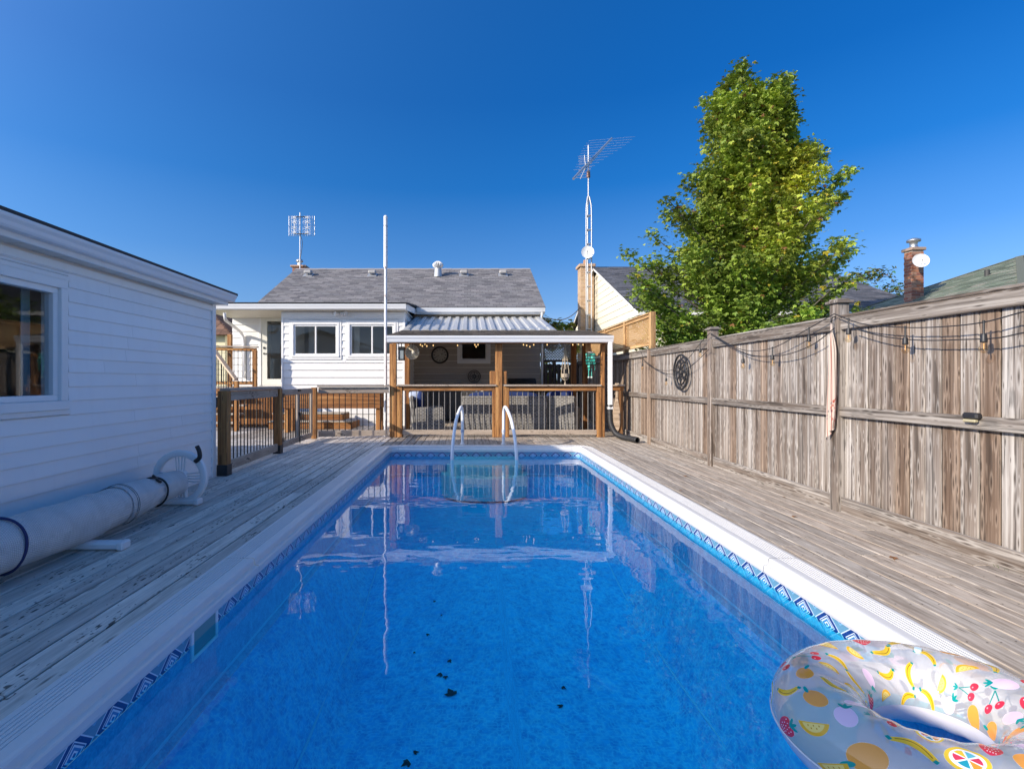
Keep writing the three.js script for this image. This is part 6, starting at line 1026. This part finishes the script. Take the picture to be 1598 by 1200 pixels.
  const shell = (v0, v1, rk) => { const n = 110, m = 30, pos = [], uv = [], idx = []; for (let j = 0; j <= m; j++) for (let i = 0; i <= n; i++) { const a = i / n * 2 * Math.PI, b = lerp(v0, v1, j / m), wr = 1 + .012 * Math.sin(a * 23) * Math.sin(b) ** 4 * (Math.cos(b) < 0 ? 2.2 : 1), rr2 = r * rk * wr; pos.push((R + rr2 * Math.cos(b)) * Math.cos(a), rr2 * Math.sin(b) * .88, -(R + rr2 * Math.cos(b)) * Math.sin(a)); uv.push(i / n, (b + .2) / (Math.PI + .4)); } for (let j = 0; j < m; j++) for (let i = 0; i < n; i++) { const a = j * (n + 1) + i, b = a + n + 1; idx.push(a, a + 1, b, b, a + 1, b + 1); } const g = new THREE.BufferGeometry(); g.setAttribute('position', new THREE.Float32BufferAttribute(pos, 3)); g.setAttribute('uv', new THREE.Float32BufferAttribute(uv, 2)); g.setIndex(idx); g.computeVertexNormals(); return g; };
  local(t, 'clear_top', shell(-.12, Math.PI + .12, 1), phys({ map: print, transmissionMap: clear, transmission: 1, thickness: 0, roughness: .06, ior: 1.5 }));
  local(t, 'white_bottom', shell(Math.PI + .12, 2 * Math.PI - .12, .998), phys({ color: col(.74, .72, .75), roughness: .3, clearcoat: .4 }));
  const seam = new THREE.TorusGeometry(R + r * .995, .004, 6, 120).rotateX(Math.PI / 2).translate(0, -.016, 0); local(t, 'seam', seam, plain(.7, .7, .72, .3));
  local(t, 'valve', new THREE.CylinderGeometry(.012, .014, .02, 12), plain(.55, .75, .85, .3), R - .02, r * .88, .05);
  t.rotation.set(-.02, 1.1, .06, 'ZXY');
}

// ---------------------------------------------------------------- fallen leaves
{
  const flat = (() => { const g = leafG.clone(); g.rotateX(-Math.PI / 2); return g; })(), dk = plain(.022, .020, .012, .9), br = plain(.20, .09, .035, .8);
  let first = null; const put = (name, px, py, y, s, turn, mat, label, group) => { let Z = (EYE - y) * F / (py - CY); if (name === 'sunken_leaf') for (let i = 0; i < 12; i++) { y = POOL.floorY((px - CX) * Z / F, Z); Z = (EYE - y) * F / (py - CY); } const m = new THREE.Mesh(flat, mat); s *= name === 'sunken_leaf' ? .82 : 1; m.name = numbered(name); m.position.copy(V((px - CX) * Z / F, y + .006, Z)); m.rotation.set((turn % 1) * .3, turn, 0); m.scale.setScalar(s); m.castShadow = true; scene.add(m); tag(m, label, 'leaf', group); };
  const deep = (py) => py > 930 ? -1.39 : -1.2;
  for (const [x, y, s, a, own] of [[706, 1087, .12, .4, 'largest dark sodden leaf on the pool floor, just below its middle'], [690, 1053, .07, 2], [695, 1056, .05, 3.3], [878, 1104, .06, 1, 'larger of the two dark leaves lying apart on the right part of the pool floor'], [877, 1073, .05, 4], [639, 1190, .08, 2.2, 'dark leaf on the pool floor nearest the bottom edge of the photo'], [645, 1176, .05, 5], [679, 940, .04, .8], [690, 961, .03, 1.2], [668, 990, .04, 2.9], [645, 1019, .03, 4.4], [700, 1031, .05, 3.8]]) put('sunken_leaf', x, y, deep(y), s, a, dk, own ?? 'small dark sodden leaf lying on the pool floor', 'dark leaves on the pool floor');
  for (const [x, y, s, a, own] of [[1072, 744, .06, .3, 'brown leaf farthest from the camera on the right deck, near the pool'], [1064, 766, .04, 2], [1236, 806, .05, 4], [1182, 840, .05, 1], [1395, 870, .05, 2.6, 'brown leaf on the right deck below the nearest fence panel'], [1222, 776, .04, 5]]) put('fallen_leaf', x, y, .002, s, a, br, own ?? 'small brown leaf lying on the sunny right deck between coping and fence', 'brown leaves on the right deck');
  put('floating_leaf', 1264, 936, -.151, .07, 1, plain(.35, .16, .05, .7), 'single brown leaf floating by the right pool wall', undefined);
}

// ---------------------------------------------------------------- picture
const renderer = new THREE.WebGLRenderer({ antialias: true });
renderer.setSize(1024, 768);
renderer.toneMapping = THREE.LinearToneMapping;
renderer.toneMappingExposure = EXPOSURE;
renderer.shadowMap.enabled = true;
renderer.render(scene, camera);
